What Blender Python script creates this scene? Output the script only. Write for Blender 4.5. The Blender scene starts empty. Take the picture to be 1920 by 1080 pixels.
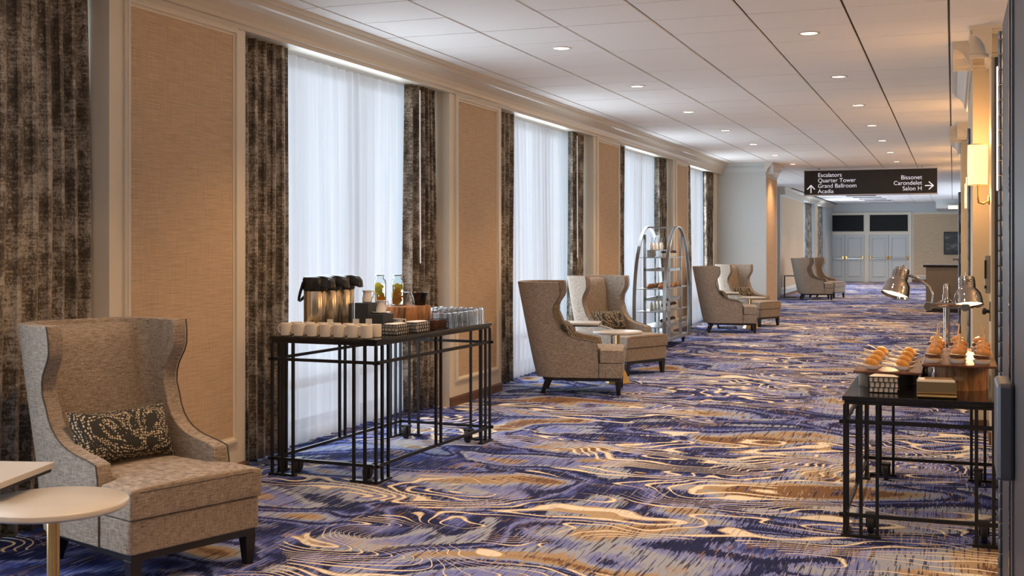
import bpy, bmesh, math, random
from mathutils import Vector, Matrix
random.seed(7)
R = math.radians
PI = math.pi
C = bpy.context.scene.collection
SC = bpy.context.scene

# ------------------------------------------------------------------ camera, world, exposure
cd = bpy.data.cameras.new('camera'); cam = bpy.data.objects.new('camera', cd); C.objects.link(cam)
cam.location = (0, 0, 1.6); cam.rotation_euler = (R(90), 0, math.atan(827/2225))
cd.sensor_width = 36; cd.lens = 36*2225/1920; cd.shift_y = -82/1920; cd.clip_end = 200; cd.clip_start = .05
SC.camera = cam
SC.view_settings.view_transform = 'Standard'; SC.view_settings.look = 'None'
SC.view_settings.gamma = 1; SC.view_settings.use_curve_mapping = False
SC.view_settings.exposure = 0.0
world = bpy.data.worlds.new('world'); SC.world = world; world.use_nodes = True
bg = world.node_tree.nodes['Background']; bg.inputs[0].default_value = (.80, .88, 1, 1); bg.inputs[1].default_value = 2.0
DOWN_W = 150; DOWN_COL = (1, .60, .30); SCONCE_E = 1.0; SCONCE_W = 8; SCONCE_ADDED = 46
# added area lamps for window daylight, two at made-up windows: (x, y centre, width along y, watts)
for x_, y_, w_, p_, d_ in ((-4.80, -1.1, 3.0, 40, -1), (-4.80, 3.5, 2.2, 95, -1), (-4.80, 8.9, 2.1, 50, -1), (-4.80, 13.9, 2.1, 50, -1), (-4.80, 18.9, 2.1, 54, -1), (-4.80, 23.3, 2.0, 74, -1), (-5.0, 31.5, 6.0, 75, -1), (-4.9, 42.9, 1.4, 110, -1), (-4.9, 47.2, 1.3, 150, -1), (1.40, 40.0, 9.0, 230, 1)):
    l_ = bpy.data.lights.new('window_daylight', 'AREA'); l_.shape = 'RECTANGLE'; l_.size = 2.9; l_.size_y = w_; l_.energy = p_; l_.color = (.80, .90, 1)
    o_ = bpy.data.objects.new('window_daylight', l_); C.objects.link(o_); o_.location = (x_, y_, 1.6); o_.rotation_euler = (0, R(90*d_), 0)

# ------------------------------------------------------------------ node helpers
def mat(name):
    m = bpy.data.materials.new(name); m.use_nodes = True
    return m, m.node_tree, m.node_tree.nodes['Principled BSDF']
def nd(nt, t, ins=None, **props):
    n = nt.nodes.new(t)
    for k, v in props.items(): setattr(n, k, v)
    for k, v in (ins or {}).items():
        if isinstance(v, bpy.types.NodeSocket): nt.links.new(v, n.inputs[k])
        else: n.inputs[k].default_value = v
    return n
def mth(nt, op, a, b=0.0, c=None, clamp=False):
    d = {0: a, 1: b}
    if c is not None: d[2] = c
    return nd(nt, 'ShaderNodeMath', d, operation=op, use_clamp=clamp).outputs[0]
def mixc(nt, f, a, b, bt='MIX'):
    n = nt.nodes.new('ShaderNodeMix'); n.data_type = 'RGBA'; n.blend_type = bt
    for k, v in ((0, f), (6, a), (7, b)):
        if isinstance(v, bpy.types.NodeSocket): nt.links.new(v, n.inputs[k])
        else: n.inputs[k].default_value = v if k == 0 else (*v, 1)
    return n.outputs[2]
def ramp(nt, f, stops, interp='LINEAR'):
    n = nt.nodes.new('ShaderNodeValToRGB'); cr = n.color_ramp; cr.interpolation = interp
    while len(cr.elements) < len(stops): cr.elements.new(.5)
    for e, (p, c) in zip(cr.elements, stops):
        e.position = p; e.color = (*c, 1) if len(c) == 3 else c
    nt.links.new(f, n.inputs[0]); return n.outputs[0]
def coord(nt, scale=(1, 1, 1), loc=(0, 0, 0), kind='Object'):
    tc = nt.nodes.new('ShaderNodeTexCoord')
    return nd(nt, 'ShaderNodeMapping', {0: tc.outputs[kind], 1: loc, 3: scale}).outputs[0]
def noise(nt, v, scale=1, detail=2, rough=.5, dist=0.0):
    return nd(nt, 'ShaderNodeTexNoise', {'Vector': v, 'Scale': scale, 'Detail': detail, 'Roughness': rough, 'Distortion': dist}).outputs['Fac']
def bump(nt, b, h, strength=.3, dist=.01):
    n = nd(nt, 'ShaderNodeBump', {'Strength': strength, 'Distance': dist, 'Height': h}); nt.links.new(n.outputs[0], b.inputs['Normal'])
def plain(name, col, rough=.5, metal=0.0, var=.06, scale=12, spec=None, coat=0):
    m, nt, b = mat(name)
    f = noise(nt, coord(nt), scale, 3)
    c = mixc(nt, f, tuple(x*(1-var) for x in col), tuple(min(1, x*(1+var)) for x in col))
    nt.links.new(c, b.inputs['Base Color']); b.inputs['Roughness'].default_value = rough; b.inputs['Metallic'].default_value = metal
    if spec is not None: b.inputs['Specular IOR Level'].default_value = spec
    if coat: b.inputs['Coat Weight'].default_value = coat; b.inputs['Coat Roughness'].default_value = .08
    return m
def emit(name, col, strength):
    m, nt, b = mat(name)
    b.inputs['Base Color'].default_value = (*col, 1); b.inputs['Emission Color'].default_value = (*col, 1); b.inputs['Emission Strength'].default_value = strength
    return m
def glass(name, col=(1, 1, 1), rough=0.0, ior=1.45):
    m, nt, b = mat(name)
    b.inputs['Base Color'].default_value = (*col, 1); b.inputs['Roughness'].default_value = rough
    b.inputs['Transmission Weight'].default_value = 1; b.inputs['IOR'].default_value = ior
    return m

M = {}
M['paint'] = plain('cream_paint', (.72, .66, .54), .38, var=.02)
M['greypaint'] = plain('grey_paint', (.50, .535, .535), .45, var=.02)  # cream paint's look under blue daylight put into the colour
M['crown'] = plain('crown_paint', (.58, .53, .44), .3, var=.03)
M['goldpaint'] = plain('warm_column_paint', (.60, .50, .33), .5, var=.03)
M['tile'] = plain('ceiling_tile_white', (.82, .81, .79), .85, var=.025, scale=40)
M['groove'] = plain('ceiling_groove', (.05, .042, .035), .9)
M['black'] = plain('black_metal', (.012, .013, .015), .42, metal=.3)
M['granite'] = plain('black_granite', (.012, .013, .016), .09, var=.4, scale=300)
M['rubber'] = plain('black_rubber', (.012, .012, .013), .6)
M['blackplastic'] = plain('black_plastic', (.012, .012, .012), .28)
M['darkwood'] = plain('dark_leg_wood', (.012, .010, .010), .35)
M['ceramic'] = plain('cream_ceramic', (.86, .80, .69), .18, var=.02)
M['white'] = plain('white_ceramic', (.80, .80, .80), .15, var=.02)
M['steel'] = plain('stainless', (.66, .55, .40), .24, metal=1)
M['chrome'] = plain('chrome', (.50, .46, .42), .05, metal=1, var=.02)
M['silver'] = plain('satin_silver', (.40, .41, .41), .3, metal=1)
M['gold'] = plain('gold_metal', (.60, .42, .17), .28, metal=1)
M['champagne'] = plain('champagne_metal', (.52, .41, .22), .3, metal=1)
M['tabletop'] = plain('pale_tabletop', (.52, .49, .44), .3, var=.04)
M['slate'] = plain('slate_box', (.055, .065, .08), .5)
M['napkin'] = plain('white_napkin', (.78, .76, .72), .9)
M['bun'] = plain('bun', (.48, .215, .06), .4, var=.35, scale=25)
M['bunlow'] = plain('bun_base', (.78, .55, .28), .6, var=.2, scale=25)
M['patty'] = plain('patty', (.10, .025, .012), .5, var=.4, scale=60)
M['slaw'] = plain('slaw', (.75, .60, .38), .6, var=.4, scale=70)
M['fried'] = plain('fried_pastry', (.62, .30, .06), .45, var=.4, scale=40)
M['pick'] = plain('wood_pick', (.62, .44, .24), .6)
M['pastry'] = plain('pastry', (.34, .15, .05), .45, var=.4, scale=30)
M['choc'] = plain('chocolate', (.05, .022, .012), .4)
M['milk'] = plain('milk', (.80, .78, .72), .25)
M['orange'] = plain('orange_slice', (.95, .42, .04), .4, var=.25, scale=60)
M['lemon'] = plain('lemon_slice', (.95, .80, .22), .4, var=.2, scale=60)
M['lime'] = plain('lime_slice', (.62, .72, .22), .4, var=.2, scale=60)
M['blackpanel'] = plain('transom_black', (.012, .014, .015), .6, spec=.2)
M['signblack'] = plain('sign_black', (.012, .011, .010), .4)
M['signtext'] = emit('sign_lettering', (.86, .86, 1), .6)
M['signtrim'] = plain('sign_trim', (.62, .62, .66), .4, metal=.6)
M['doorpaint'] = plain('far_door_paint', (.56, .58, .57), .45, var=.02)
M['brass'] = plain('brass', (.72, .48, .18), .25, metal=1)
M['steeldoor'] = plain('steel_door_skin', (.06, .068, .085), .38, metal=.2, var=.04, scale=3, spec=.25)
M['hinge'] = plain('hinge_metal', (.20, .22, .25), .35, metal=.9)
M['jamb'] = plain('dark_jamb', (.018, .012, .009), .5)
M['counter'] = plain('counter_grey', (.17, .15, .13), .5)
M['countertop'] = plain('counter_top', (.015, .013, .012), .25)
M['switch'] = plain('switch_plate', (.30, .27, .22), .4)
M['shade'] = emit('sconce_shade', (1, .76, .40), SCONCE_E)
M['whitelamp'] = emit('white_lamp_glass', (1, .88, .80), .85)
M['lens'] = emit('downlight_lens', (1, .80, .58), 7)
M['bulb'] = emit('heat_bulb', (1, .78, .48), 3)
M['striplight'] = emit('strip_light', (1, .62, .34), 2.5)
M['ring'] = plain('downlight_ring', (.62, .58, .52), .4)
M['glass'] = glass('clear_glass')
def thin_glass():
    m, nt, b = mat('tumbler_glass'); out = nt.nodes['Material Output']
    b.inputs['Transmission Weight'].default_value = 1; b.inputs['Roughness'].default_value = 0; b.inputs['IOR'].default_value = 1.45
    tr = nd(nt, 'ShaderNodeBsdfTransparent', {0: (.97, .98, .98, 1)})
    m2 = nd(nt, 'ShaderNodeMixShader', {0: .78, 1: tr.outputs[0], 2: b.outputs[0]}); nt.links.new(m2.outputs[0], out.inputs[0]); return m
M['tumbler'] = thin_glass()
def clear_water():
    m, nt, b = mat('infused_water'); nt.nodes.remove(b); out = nt.nodes['Material Output']
    tr = nd(nt, 'ShaderNodeBsdfTransparent', {0: (1, .95, .78, 1)}); g = nd(nt, 'ShaderNodeBsdfGlossy', {0: (1, 1, 1, 1), 1: .03})
    m2 = nd(nt, 'ShaderNodeMixShader', {0: .05, 1: tr.outputs[0], 2: g.outputs[0]}); nt.links.new(m2.outputs[0], out.inputs[0]); return m
M['water'] = clear_water()
def clear_jar():
    m, nt, b = mat('bottle_glass'); nt.nodes.remove(b); out = nt.nodes['Material Output']
    tr = nd(nt, 'ShaderNodeBsdfTransparent', {0: (.93, .96, .96, 1)}); g = nd(nt, 'ShaderNodeBsdfGlossy', {0: (1, 1, 1, 1), 1: .02})
    f = nd(nt, 'ShaderNodeFresnel', {0: 1.12}); m2 = nd(nt, 'ShaderNodeMixShader', {0: f.outputs[0], 1: tr.outputs[0], 2: g.outputs[0]}); nt.links.new(m2.outputs[0], out.inputs[0]); return m
M['jar'] = clear_jar()
M['water'] = glass('infused_water', (1, .93, .72), ior=1.33)
M['whiteplate'] = plain('white_plate', (.72, .70, .66), .5)
M['straw_a'] = plain('pink_straw', (.72, .12, .25), .5); M['straw_b'] = plain('blue_straw', (.10, .30, .55), .5); M['straw_c'] = plain('green_straw', (.12, .45, .30), .5)
M['syrup'] = plain('brown_sugar_packet', (.20, .06, .02), .4, var=.5, scale=60)
M['darkglass'] = plain('dark_hammered_metal', (.06, .055, .05), .2, metal=.8, var=.6, scale=120)

def fabric(name, a, b_, s=1.0):
    m, nt, b = mat(name)
    n1 = noise(nt, coord(nt, (25*s, 25*s, 330*s)), 1, 3, .6); n2 = noise(nt, coord(nt, (330*s, 330*s, 25*s), (3, 5, 1)), 1, 3, .6)
    f = mth(nt, 'MULTIPLY_ADD', n1, .55, mth(nt, 'MULTIPLY', n2, .45))
    c = ramp(nt, f, [(.36, a), (.5, tuple((x+y)/2 for x, y in zip(a, b_))), (.64, b_)])
    nt.links.new(c, b.inputs['Base Color']); b.inputs['Roughness'].default_value = .92; b.inputs['Specular IOR Level'].default_value = .15
    b.inputs['Sheen Weight'].default_value = .15
    bump(nt, b, f, .35, .004); return m
M['tweed'] = fabric('oatmeal_tweed', (.115, .088, .066), (.45, .375, .30))
M['piping'] = fabric('dark_piping', (.05, .04, .03), (.12, .10, .08))
def pillow_mat():
    m, nt, b = mat('dotted_pillow_cloth')
    v = coord(nt, (1, 1, 1)); w = nd(nt, 'ShaderNodeTexNoise', {'Vector': v, 'Scale': 5.0, 'Detail': 1.0})
    vv = nd(nt, 'ShaderNodeVectorMath', {0: v, 1: nd(nt, 'ShaderNodeVectorMath', {0: w.outputs['Color'], 3: .12}, operation='SCALE').outputs[0]}, operation='ADD').outputs[0]
    vo = nd(nt, 'ShaderNodeTexVoronoi', {'Vector': vv, 'Scale': 75.0, 'Randomness': .45})
    d = mth(nt, 'LESS_THAN', vo.outputs['Distance'], .40)
    sw = nd(nt, 'ShaderNodeTexWave', {'Vector': vv, 'Scale': 9.0, 'Distortion': 6.0, 'Detail': 1.0}); 
    msk = mth(nt, 'GREATER_THAN', sw.outputs['Fac'], .14)
    c = mixc(nt, mth(nt, 'MULTIPLY', d, msk), (.022, .022, .020), (.50, .43, .31))
    nt.links.new(c, b.inputs['Base Color']); b.inputs['Roughness'].default_value = .85; return m
M['pillow'] = pillow_mat()
def drape_mat():
    m, nt, b = mat('distressed_velvet')
    big = noise(nt, coord(nt, (7, 7, 5.0)), 1, 3, .6, .3); fine = noise(nt, coord(nt, (90, 90, 60)), 1, 4, .75)
    st = noise(nt, coord(nt, (10, 10, 70)), 1, 3, .7)
    f = mth(nt, 'ADD', mth(nt, 'MULTIPLY_ADD', big, .75, mth(nt, 'MULTIPLY', fine, .75)), mth(nt, 'MULTIPLY', st, .5))
    f2 = mth(nt, 'MULTIPLY', mth(nt, 'SUBTRACT', f, .80), 2.5, clamp=True)
    c = ramp(nt, f2, [(.0, (.045, .034, .022)), (.36, (.10, .076, .050)), (.52, (.18, .145, .10)), (.64, (.33, .29, .23)), (1, (.50, .46, .39))])
    nt.links.new(c, b.inputs['Base Color']); b.inputs['Roughness'].default_value = .6; b.inputs['Sheen Weight'].default_value = .2
    bump(nt, b, f, .25, .003); return m
M['drape'] = drape_mat()
def wallpaper(name, a, b_):
    m, nt, b = mat(name)
    f = mth(nt, 'MULTIPLY_ADD', noise(nt, coord(nt, (5, 5, 160)), 1, 4, .65), .7, mth(nt, 'MULTIPLY', noise(nt, coord(nt, (160, 160, 6)), 1, 2), .3))
    nt.links.new(ramp(nt, f, [(.36, a), (.66, b_)]), b.inputs['Base Color']); b.inputs['Roughness'].default_value = .7
    bump(nt, b, f, .2, .003); return m
M['paper'] = wallpaper('woven_wallpaper', (.44, .32, .20), (.66, .50, .34))
def sheer_mat():
    m, nt, b = mat('sheer_voile'); nt.nodes.remove(b); out = nt.nodes['Material Output']
    f = noise(nt, coord(nt, (9, 9, .35)), 1, 3)
    col = mixc(nt, mth(nt, 'MULTIPLY', mth(nt, 'SUBTRACT', f, .3), 2.4, clamp=True), (.78, .78, .81), (.95, .94, .96))  # vertical streaks put fold shading into the voile colour
    t = nd(nt, 'ShaderNodeBsdfTranslucent', {0: col}); d = nd(nt, 'ShaderNodeBsdfDiffuse', {0: col}); tr = nd(nt, 'ShaderNodeBsdfTransparent', {0: (.95, .95, 1, 1)})
    m1 = nd(nt, 'ShaderNodeMixShader', {0: .36, 1: t.outputs[0], 2: d.outputs[0]}); m2 = nd(nt, 'ShaderNodeMixShader', {0: .10, 1: m1.outputs[0], 2: tr.outputs[0]})
    nt.links.new(m2.outputs[0], out.inputs[0]); return m
M['sheer'] = sheer_mat()
def pane_mat():
    m, nt, b = mat('window_glass'); nt.nodes.remove(b); out = nt.nodes['Material Output']
    g = nd(nt, 'ShaderNodeBsdfGlossy', {0: (1, 1, 1, 1), 1: .02}); tr = nd(nt, 'ShaderNodeBsdfTransparent', {0: (.93, .96, .96, 1)})
    m2 = nd(nt, 'ShaderNodeMixShader', {0: .06, 1: tr.outputs[0], 2: g.outputs[0]}); nt.links.new(m2.outputs[0], out.inputs[0]); return m
M['pane'] = pane_mat()
def citrus(name, col):
    m, nt, b = mat(name); out = nt.nodes['Material Output']
    c = mixc(nt, noise(nt, coord(nt), 70, 3), tuple(x*.8 for x in col), col); nt.links.new(c, b.inputs['Base Color']); b.inputs['Roughness'].default_value = .4
    tl = nd(nt, 'ShaderNodeBsdfTranslucent', {0: c}); m2 = nd(nt, 'ShaderNodeMixShader', {0: .6, 1: b.outputs[0], 2: tl.outputs[0]}); nt.links.new(m2.outputs[0], out.inputs[0]); return m
M['orange'] = citrus('orange_slice', (1, .50, .05)); M['lemon'] = citrus('lemon_slice', (1, .86, .25)); M['lime'] = citrus('lime_slice', (.80, .85, .30))
def wood(name, a, b_, rough=.35, sc=(4, 60, 60)):
    m, nt, b = mat(name)
    f = noise(nt, coord(nt, sc), 1, 4, .6, .6)
    nt.links.new(ramp(nt, f, [(.3, a), (.7, b_)]), b.inputs['Base Color']); b.inputs['Roughness'].default_value = rough
    bump(nt, b, f, .15, .002); return m
M['walnut'] = wood('walnut_board', (.07, .026, .014), (.20, .085, .045), .3, (30, 3, 30))
M['log'] = wood('log_bark', (.06, .022, .010), (.62, .30, .11), .55, (28, 28, 4))
M['basewood'] = wood('brown_baseboard', (.10, .045, .022), (.17, .08, .04), .4, (30, 2, 30))
def carpet_mat():
    m, nt, b = mat('wave_pattern_carpet')
    tc = nt.nodes.new('ShaderNodeTexCoord'); P = tc.outputs['Object']
    def mp(s, l=(0, 0, 0)): return nd(nt, 'ShaderNodeMapping', {0: P, 1: l, 3: s}).outputs[0]
    # fine broken stripes that run along the corridor
    s1 = noise(nt, mp((62, 2.6, 1)), 1, 2, .6); s2 = noise(nt, mp((110, 4.0, 1), (7, 3, 0)), 1, 2, .6)
    jit = mth(nt, 'MULTIPLY', mth(nt, 'SUBTRACT', s2, .5), .10)
    blob = mth(nt, 'ADD', noise(nt, mp((.80, 1.25, 1), (2.3, 5.1, 0)), 1, 1.4, .5, .8), jit)
    NAVY = (.018, .025, .095); BLUE = (.060, .085, .31); PERI = (.19, .235, .54); GREY = (.31, .37, .50); TAN = (.38, .29, .19); BROWN = (.20, .115, .06)
    base = ramp(nt, blob, [(0, BROWN), (.32, TAN), (.365, GREY), (.405, PERI), (.435, NAVY), (.485, PERI), (.51, BLUE), (.535, NAVY), (.59, GREY), (.63, PERI), (.70, TAN)], 'CONSTANT')
    blob2 = mth(nt, 'ADD', noise(nt, mp((.9, 1.5, 1), (9.3, 1.1, 0)), 1, 2, .5, .6), jit)
    under = ramp(nt, blob2, [(0, NAVY), (.40, BROWN), (.44, NAVY), (.50, (.012, .014, .04)), (.545, BLUE), (.585, NAVY), (.63, TAN)], 'CONSTANT')
    dash = mth(nt, 'GREATER_THAN', s1, .57)
    col = mixc(nt, mth(nt, 'MULTIPLY', dash, .85), base, under)
    dash2 = mth(nt, 'GREATER_THAN', noise(nt, mp((75, 3.0, 1), (31, 4, 0)), 1, 2, .6), .645)
    col = mixc(nt, mth(nt, 'MULTIPLY', dash2, .75), col, (.42, .40, .44))
    # flowing contour lines
    wx = noise(nt, mp((1.0, 1.5, 1), (8, 1, 0)), 1, 1.5); wy = noise(nt, mp((1.0, 1.5, 1), (1, 18, 0)), 1, 1.5)
    wv = nd(nt, 'ShaderNodeCombineXYZ', {0: mth(nt, 'MULTIPLY', mth(nt, 'SUBTRACT', wx, .5), .95), 1: mth(nt, 'MULTIPLY', mth(nt, 'SUBTRACT', wy, .5), .65)}).outputs[0]
    q = nd(nt, 'ShaderNodeVectorMath', {0: mp((.34, .56, 1), (4.4, 2.2, 0)), 1: wv}, operation='ADD').outputs[0]
    h = noise(nt, q, 1, 1.0, .4)
    lw = noise(nt, mp((.9, 1.4, 1), (1.7, 9.2, 0)), 1, 1)
    fr = mth(nt, 'ABSOLUTE', mth(nt, 'SUBTRACT', mth(nt, 'FRACT', mth(nt, 'MULTIPLY', h, 44.0)), .5))
    wid = mth(nt, 'MULTIPLY_ADD', lw, .66, -.195)
    line = mth(nt, 'LESS_THAN', fr, wid)
    edge = mth(nt, 'LESS_THAN', fr, mth(nt, 'MULTIPLY', wid, .62))
    mk = noise(nt, mp((.34, .50, 1), (3.1, 7.7, 0)), 1, 2, .5)
    sx = nd(nt, 'ShaderNodeSeparateXYZ', {0: P})
    for cx, cy, rx, ry in ((-2.75, 5.75, .9, .8), (-1.55, 7.1, 1.2, 1.0), (-2.6, 10.4, 1.1, .8), (-1.5, 12.9, 1.5, 1.3), (-.35, 6.6, .8, .7), (-.3, 9.3, 1.0, 1.2), (-3.3, 4.4, .6, .5)):
        e = mth(nt, 'ADD', mth(nt, 'POWER', mth(nt, 'ABSOLUTE', mth(nt, 'DIVIDE', mth(nt, 'SUBTRACT', sx.outputs[0], cx), rx)), 2), mth(nt, 'POWER', mth(nt, 'ABSOLUTE', mth(nt, 'DIVIDE', mth(nt, 'SUBTRACT', sx.outputs[1], cy), ry)), 2))
        mk = mth(nt, 'ADD', mk, mth(nt, 'MULTIPLY', mth(nt, 'SUBTRACT', 1.0, e, clamp=True), .18))
    msk = mth(nt, 'GREATER_THAN', mth(nt, 'ADD', mk, mth(nt, 'MULTIPLY', jit, .4)), .51)
    lc = mixc(nt, edge, (.44, .34, .22), (.76, .73, .63))
    brk = mth(nt, 'MULTIPLY_ADD', mth(nt, 'LESS_THAN', s2, .60), .5, .5)
    col = mixc(nt, mth(nt, 'MULTIPLY', mth(nt, 'MULTIPLY', line, msk), brk), col, lc)
    nt.links.new(col, b.inputs['Base Color']); b.inputs['Roughness'].default_value = .95; b.inputs['Specular IOR Level'].default_value = .1
    pile = noise(nt, mp((420, 420, 1)), 1, 2); bump(nt, b, pile, .35, .004)
    return m
M['carpet'] = carpet_mat()

# ------------------------------------------------------------------ mesh helpers
class MB:
    def __init__(s): s.bm = bmesh.new()
    def box(s, x0, x1, y0, y1, z0, z1, mtx=None):
        v = [s.bm.verts.new(Vector(p) if mtx is None else mtx @ Vector(p)) for p in
             ((x0,y0,z0),(x1,y0,z0),(x1,y1,z0),(x0,y1,z0),(x0,y0,z1),(x1,y0,z1),(x1,y1,z1),(x0,y1,z1))]
        for f in ((3,2,1,0),(4,5,6,7),(0,1,5,4),(1,2,6,5),(2,3,7,6),(3,0,4,7)): s.bm.faces.new([v[i] for i in f])
        return s
    def hexa(s, bot, top):
        v = [s.bm.verts.new(p) for p in bot+top]; n = len(bot)
        s.bm.faces.new(v[:n][::-1]); s.bm.faces.new(v[n:])
        for i in range(n): s.bm.faces.new((v[i], v[(i+1) % n], v[n+(i+1) % n], v[n+i]))
        return s
    def rings(s, rs, cap0=True, cap1=True, close=True):
        vs = [[s.bm.verts.new(p) for p in r] for r in rs]; n = len(vs[0])
        for a, b in zip(vs, vs[1:]):
            for i in range(n if close else n-1):
                j = (i+1) % n; s.bm.faces.new((a[i], a[j], b[j], b[i]))
        if cap0: s.bm.faces.new(vs[0][::-1])
        if cap1: s.bm.faces.new(vs[-1])
        return s
    def lathe(s, prof, n=20, loc=(0, 0, 0), mtx=None, cap0=True, cap1=True, sx=1, sy=1):
        L = Vector(loc); rs = []
        for r, z in prof:
            ring = []
            for i in range(n):
                a = 2*PI*i/n; p = Vector((r*math.cos(a)*sx, r*math.sin(a)*sy, z))
                if mtx is not None: p = mtx @ p
                ring.append(p+L)
            rs.append(ring)
        return s.rings(rs, cap0, cap1)
    def tube(s, pts, r, n=8, closed=False):
        pts = [Vector(p) for p in pts]; rs = []; N = len(pts); up = None
        for i, p in enumerate(pts):
            if closed: t = pts[(i+1) % N]-pts[i-1]
            else: t = pts[min(i+1, N-1)]-pts[max(i-1, 0)]
            t.normalize()
            if up is None:
                up = Vector((0, 0, 1)) if abs(t.z) < .9 else Vector((1, 0, 0))
            a = (up-t*up.dot(t)); 
            if a.length < 1e-4: a = t.orthogonal()
            a.normalize(); up = a; b = t.cross(a)
            rr = r[i] if isinstance(r, (list, tuple)) else r
            rs.append([p+(a*math.cos(2*PI*k/n)+b*math.sin(2*PI*k/n))*rr for k in range(n)])
        if closed:
            rs.append(rs[0]); 
            vs = [[s.bm.verts.new(p) for p in q] for q in rs[:-1]]; vs.append(vs[0])
            for a, b in zip(vs, vs[1:]):
                for i in range(n):
                    j = (i+1) % n; s.bm.faces.new((a[i], a[j], b[j], b[i]))
            return s
        return s.rings(rs)
    def extr(s, prof, axis, a, b):      # profile of (p,z) pairs swept along y (axis 'y': p is x) or x (axis 'x': p is y)
        f = (lambda p, z, t: (p, t, z)) if axis == 'y' else (lambda p, z, t: (t, p, z))
        return s.rings([[Vector(f(p, z, t)) for p, z in prof] for t in (a, b)])
    def build(s, name, m, parent=None, smooth=False, bevel=0, seg=2, loc=None, sub=0):
        bmesh.ops.recalc_face_normals(s.bm, faces=s.bm.faces[:])
        me = bpy.data.meshes.new(name); s.bm.to_mesh(me); s.bm.free()
        if m is not None: me.materials.append(M[m] if isinstance(m, str) else m)
        if smooth:
            for p in me.polygons: p.use_smooth = True
        o = bpy.data.objects.new(name, me); C.objects.link(o)
        if loc is not None: o.location = loc
        if parent is not None: o.parent = parent
        if bevel:
            b = o.modifiers.new('bevel', 'BEVEL'); b.width = bevel; b.segments = seg; b.limit_method = 'ANGLE'; b.angle_limit = R(38); b.harden_normals = False
        if smooth and not sub:
            me.set_sharp_from_angle(angle=R(48 if not bevel else 80))
        if sub:
            q = o.modifiers.new('sub', 'SUBSURF'); q.levels = sub; q.render_levels = sub
        return o
def tag(o, label, cat, group=None):
    o['label'] = label; o['category'] = cat
    if group: o['group'] = group
    return o
def thing(name, label, cat, loc=(0, 0, 0), rz=0.0, group=None):
    o = bpy.data.objects.new(name, None); C.objects.link(o); o.location = loc; o.rotation_euler = (0, 0, rz)
    o.empty_display_size = .1
    return tag(o, label, cat, group)
def struct(o):
    o['kind'] = 'structure'; return o
KIDS = {}
def kids(o): return [c for c in bpy.data.objects if c.parent == o]
def copy_tree(o, parent=None):
    c = o.copy(); C.objects.link(c)
    if parent is not None: c.parent = parent
    for ch in kids(o): copy_tree(ch, c)
    return c
def dup(o, label, loc, rz=None, group=None):
    c = copy_tree(o); c.location = loc; c['label'] = label
    if rz is not None: c.rotation_euler = (0, 0, rz)
    if group: c['group'] = group
    return c
def rounded(poly, r, n=4):              # round the corners of a polygon
    out = []; N = len(poly)
    for i in range(N):
        p = Vector(poly[i]); a = (Vector(poly[i-1])-p); b = (Vector(poly[(i+1) % N])-p)
        rr = r[i] if isinstance(r, (list, tuple)) else r
        if rr <= 0: out.append(p); continue
        rr = min(rr, a.length*.45, b.length*.45); p0 = p+a.normalized()*rr; p1 = p+b.normalized()*rr
        for k in range(n+1):
            t = k/n; out.append((p0*(1-t)+p*t)*(1-t)+(p*(1-t)+p1*t)*t)
    return out
def inset(poly, d):
    N = len(poly); out = []
    area = sum(poly[i-1].x*poly[i].y-poly[i].x*poly[i-1].y for i in range(N)); sgn = 1 if area > 0 else -1
    for i in range(N):
        e1 = (poly[i]-poly[i-1]); e2 = (poly[(i+1) % N]-poly[i])
        n1 = Vector((-e1.y, e1.x)).normalized()*sgn; n2 = Vector((-e2.y, e2.x)).normalized()*sgn
        m = (n1+n2); m = m.normalized() if m.length > 1e-6 else n1
        out.append(poly[i]+m*(d/max(.5, m.dot(n1))))
    return out
def puff(mb, poly, levels, mtx=None):   # stack of insets (d,z) of a 2D polygon
    rs = []
    for d, z in levels:
        r = [Vector((p.x, p.y, z)) for p in inset(poly, d)]
        rs.append([mtx @ p for p in r] if mtx is not None else r)
    return mb.rings(rs)
ORD = ['first', 'second', 'third', 'fourth', 'fifth', 'sixth', 'seventh', 'eighth', 'ninth', 'tenth', 'eleventh', 'twelfth', 'thirteenth', 'fourteenth', 'fifteenth', 'sixteenth', 'seventeenth', 'eighteenth']

# ------------------------------------------------------------------ the setting
ZC = 3.32; XL = -4.63; YE = 52.5; YB = -6.0
fl = MB(); fl.box(-5.6, 3.0, YB, YE+.3, -.12, 0); floor = struct(fl.build('floor', 'carpet'))
cl = MB(); cl.box(-5.6, 3.0, YB, YE+.3, ZC+.012, ZC+.2); ceiling = struct(cl.build('ceiling', 'groove'))
TX = [-4.60] + [-.03-.714*k for k in range(6, -1, -1)] + [.684]
tw = {}
def tile_mesh(w, d):
    k = (round(w, 3), round(d, 3))
    if k not in tw:
        mb = MB(); g = .006; c = .006
        x0, x1, y0, y1 = g, w-g, .004, d-.004
        mb.hexa([Vector((x0+c, y0+c*.4, ZC)), Vector((x1-c, y0+c*.4, ZC)), Vector((x1-c, y1-c*.4, ZC)), Vector((x0+c, y1-c*.4, ZC))],
                [Vector((x0, y0, ZC+.016)), Vector((x1, y0, ZC+.016)), Vector((x1, y1, ZC+.016)), Vector((x0, y1, ZC+.016))])
        o = mb.build('ceiling_tile', 'tile'); tw[k] = o.data; bpy.data.objects.remove(o)
    return tw[k]
TD = .6675; Y0 = 8.93-3*TD
NT = 30
for i in range(len(TX)-1):
    for j in range(NT):
        o = bpy.data.objects.new('ceiling_tile', tile_mesh(TX[i+1]-TX[i], TD)); C.objects.link(o); o.parent = ceiling
        o.location = (TX[i], Y0+j*TD, random.choice((0, 0, 0, .0015, -.001)))
rest = MB()
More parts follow.
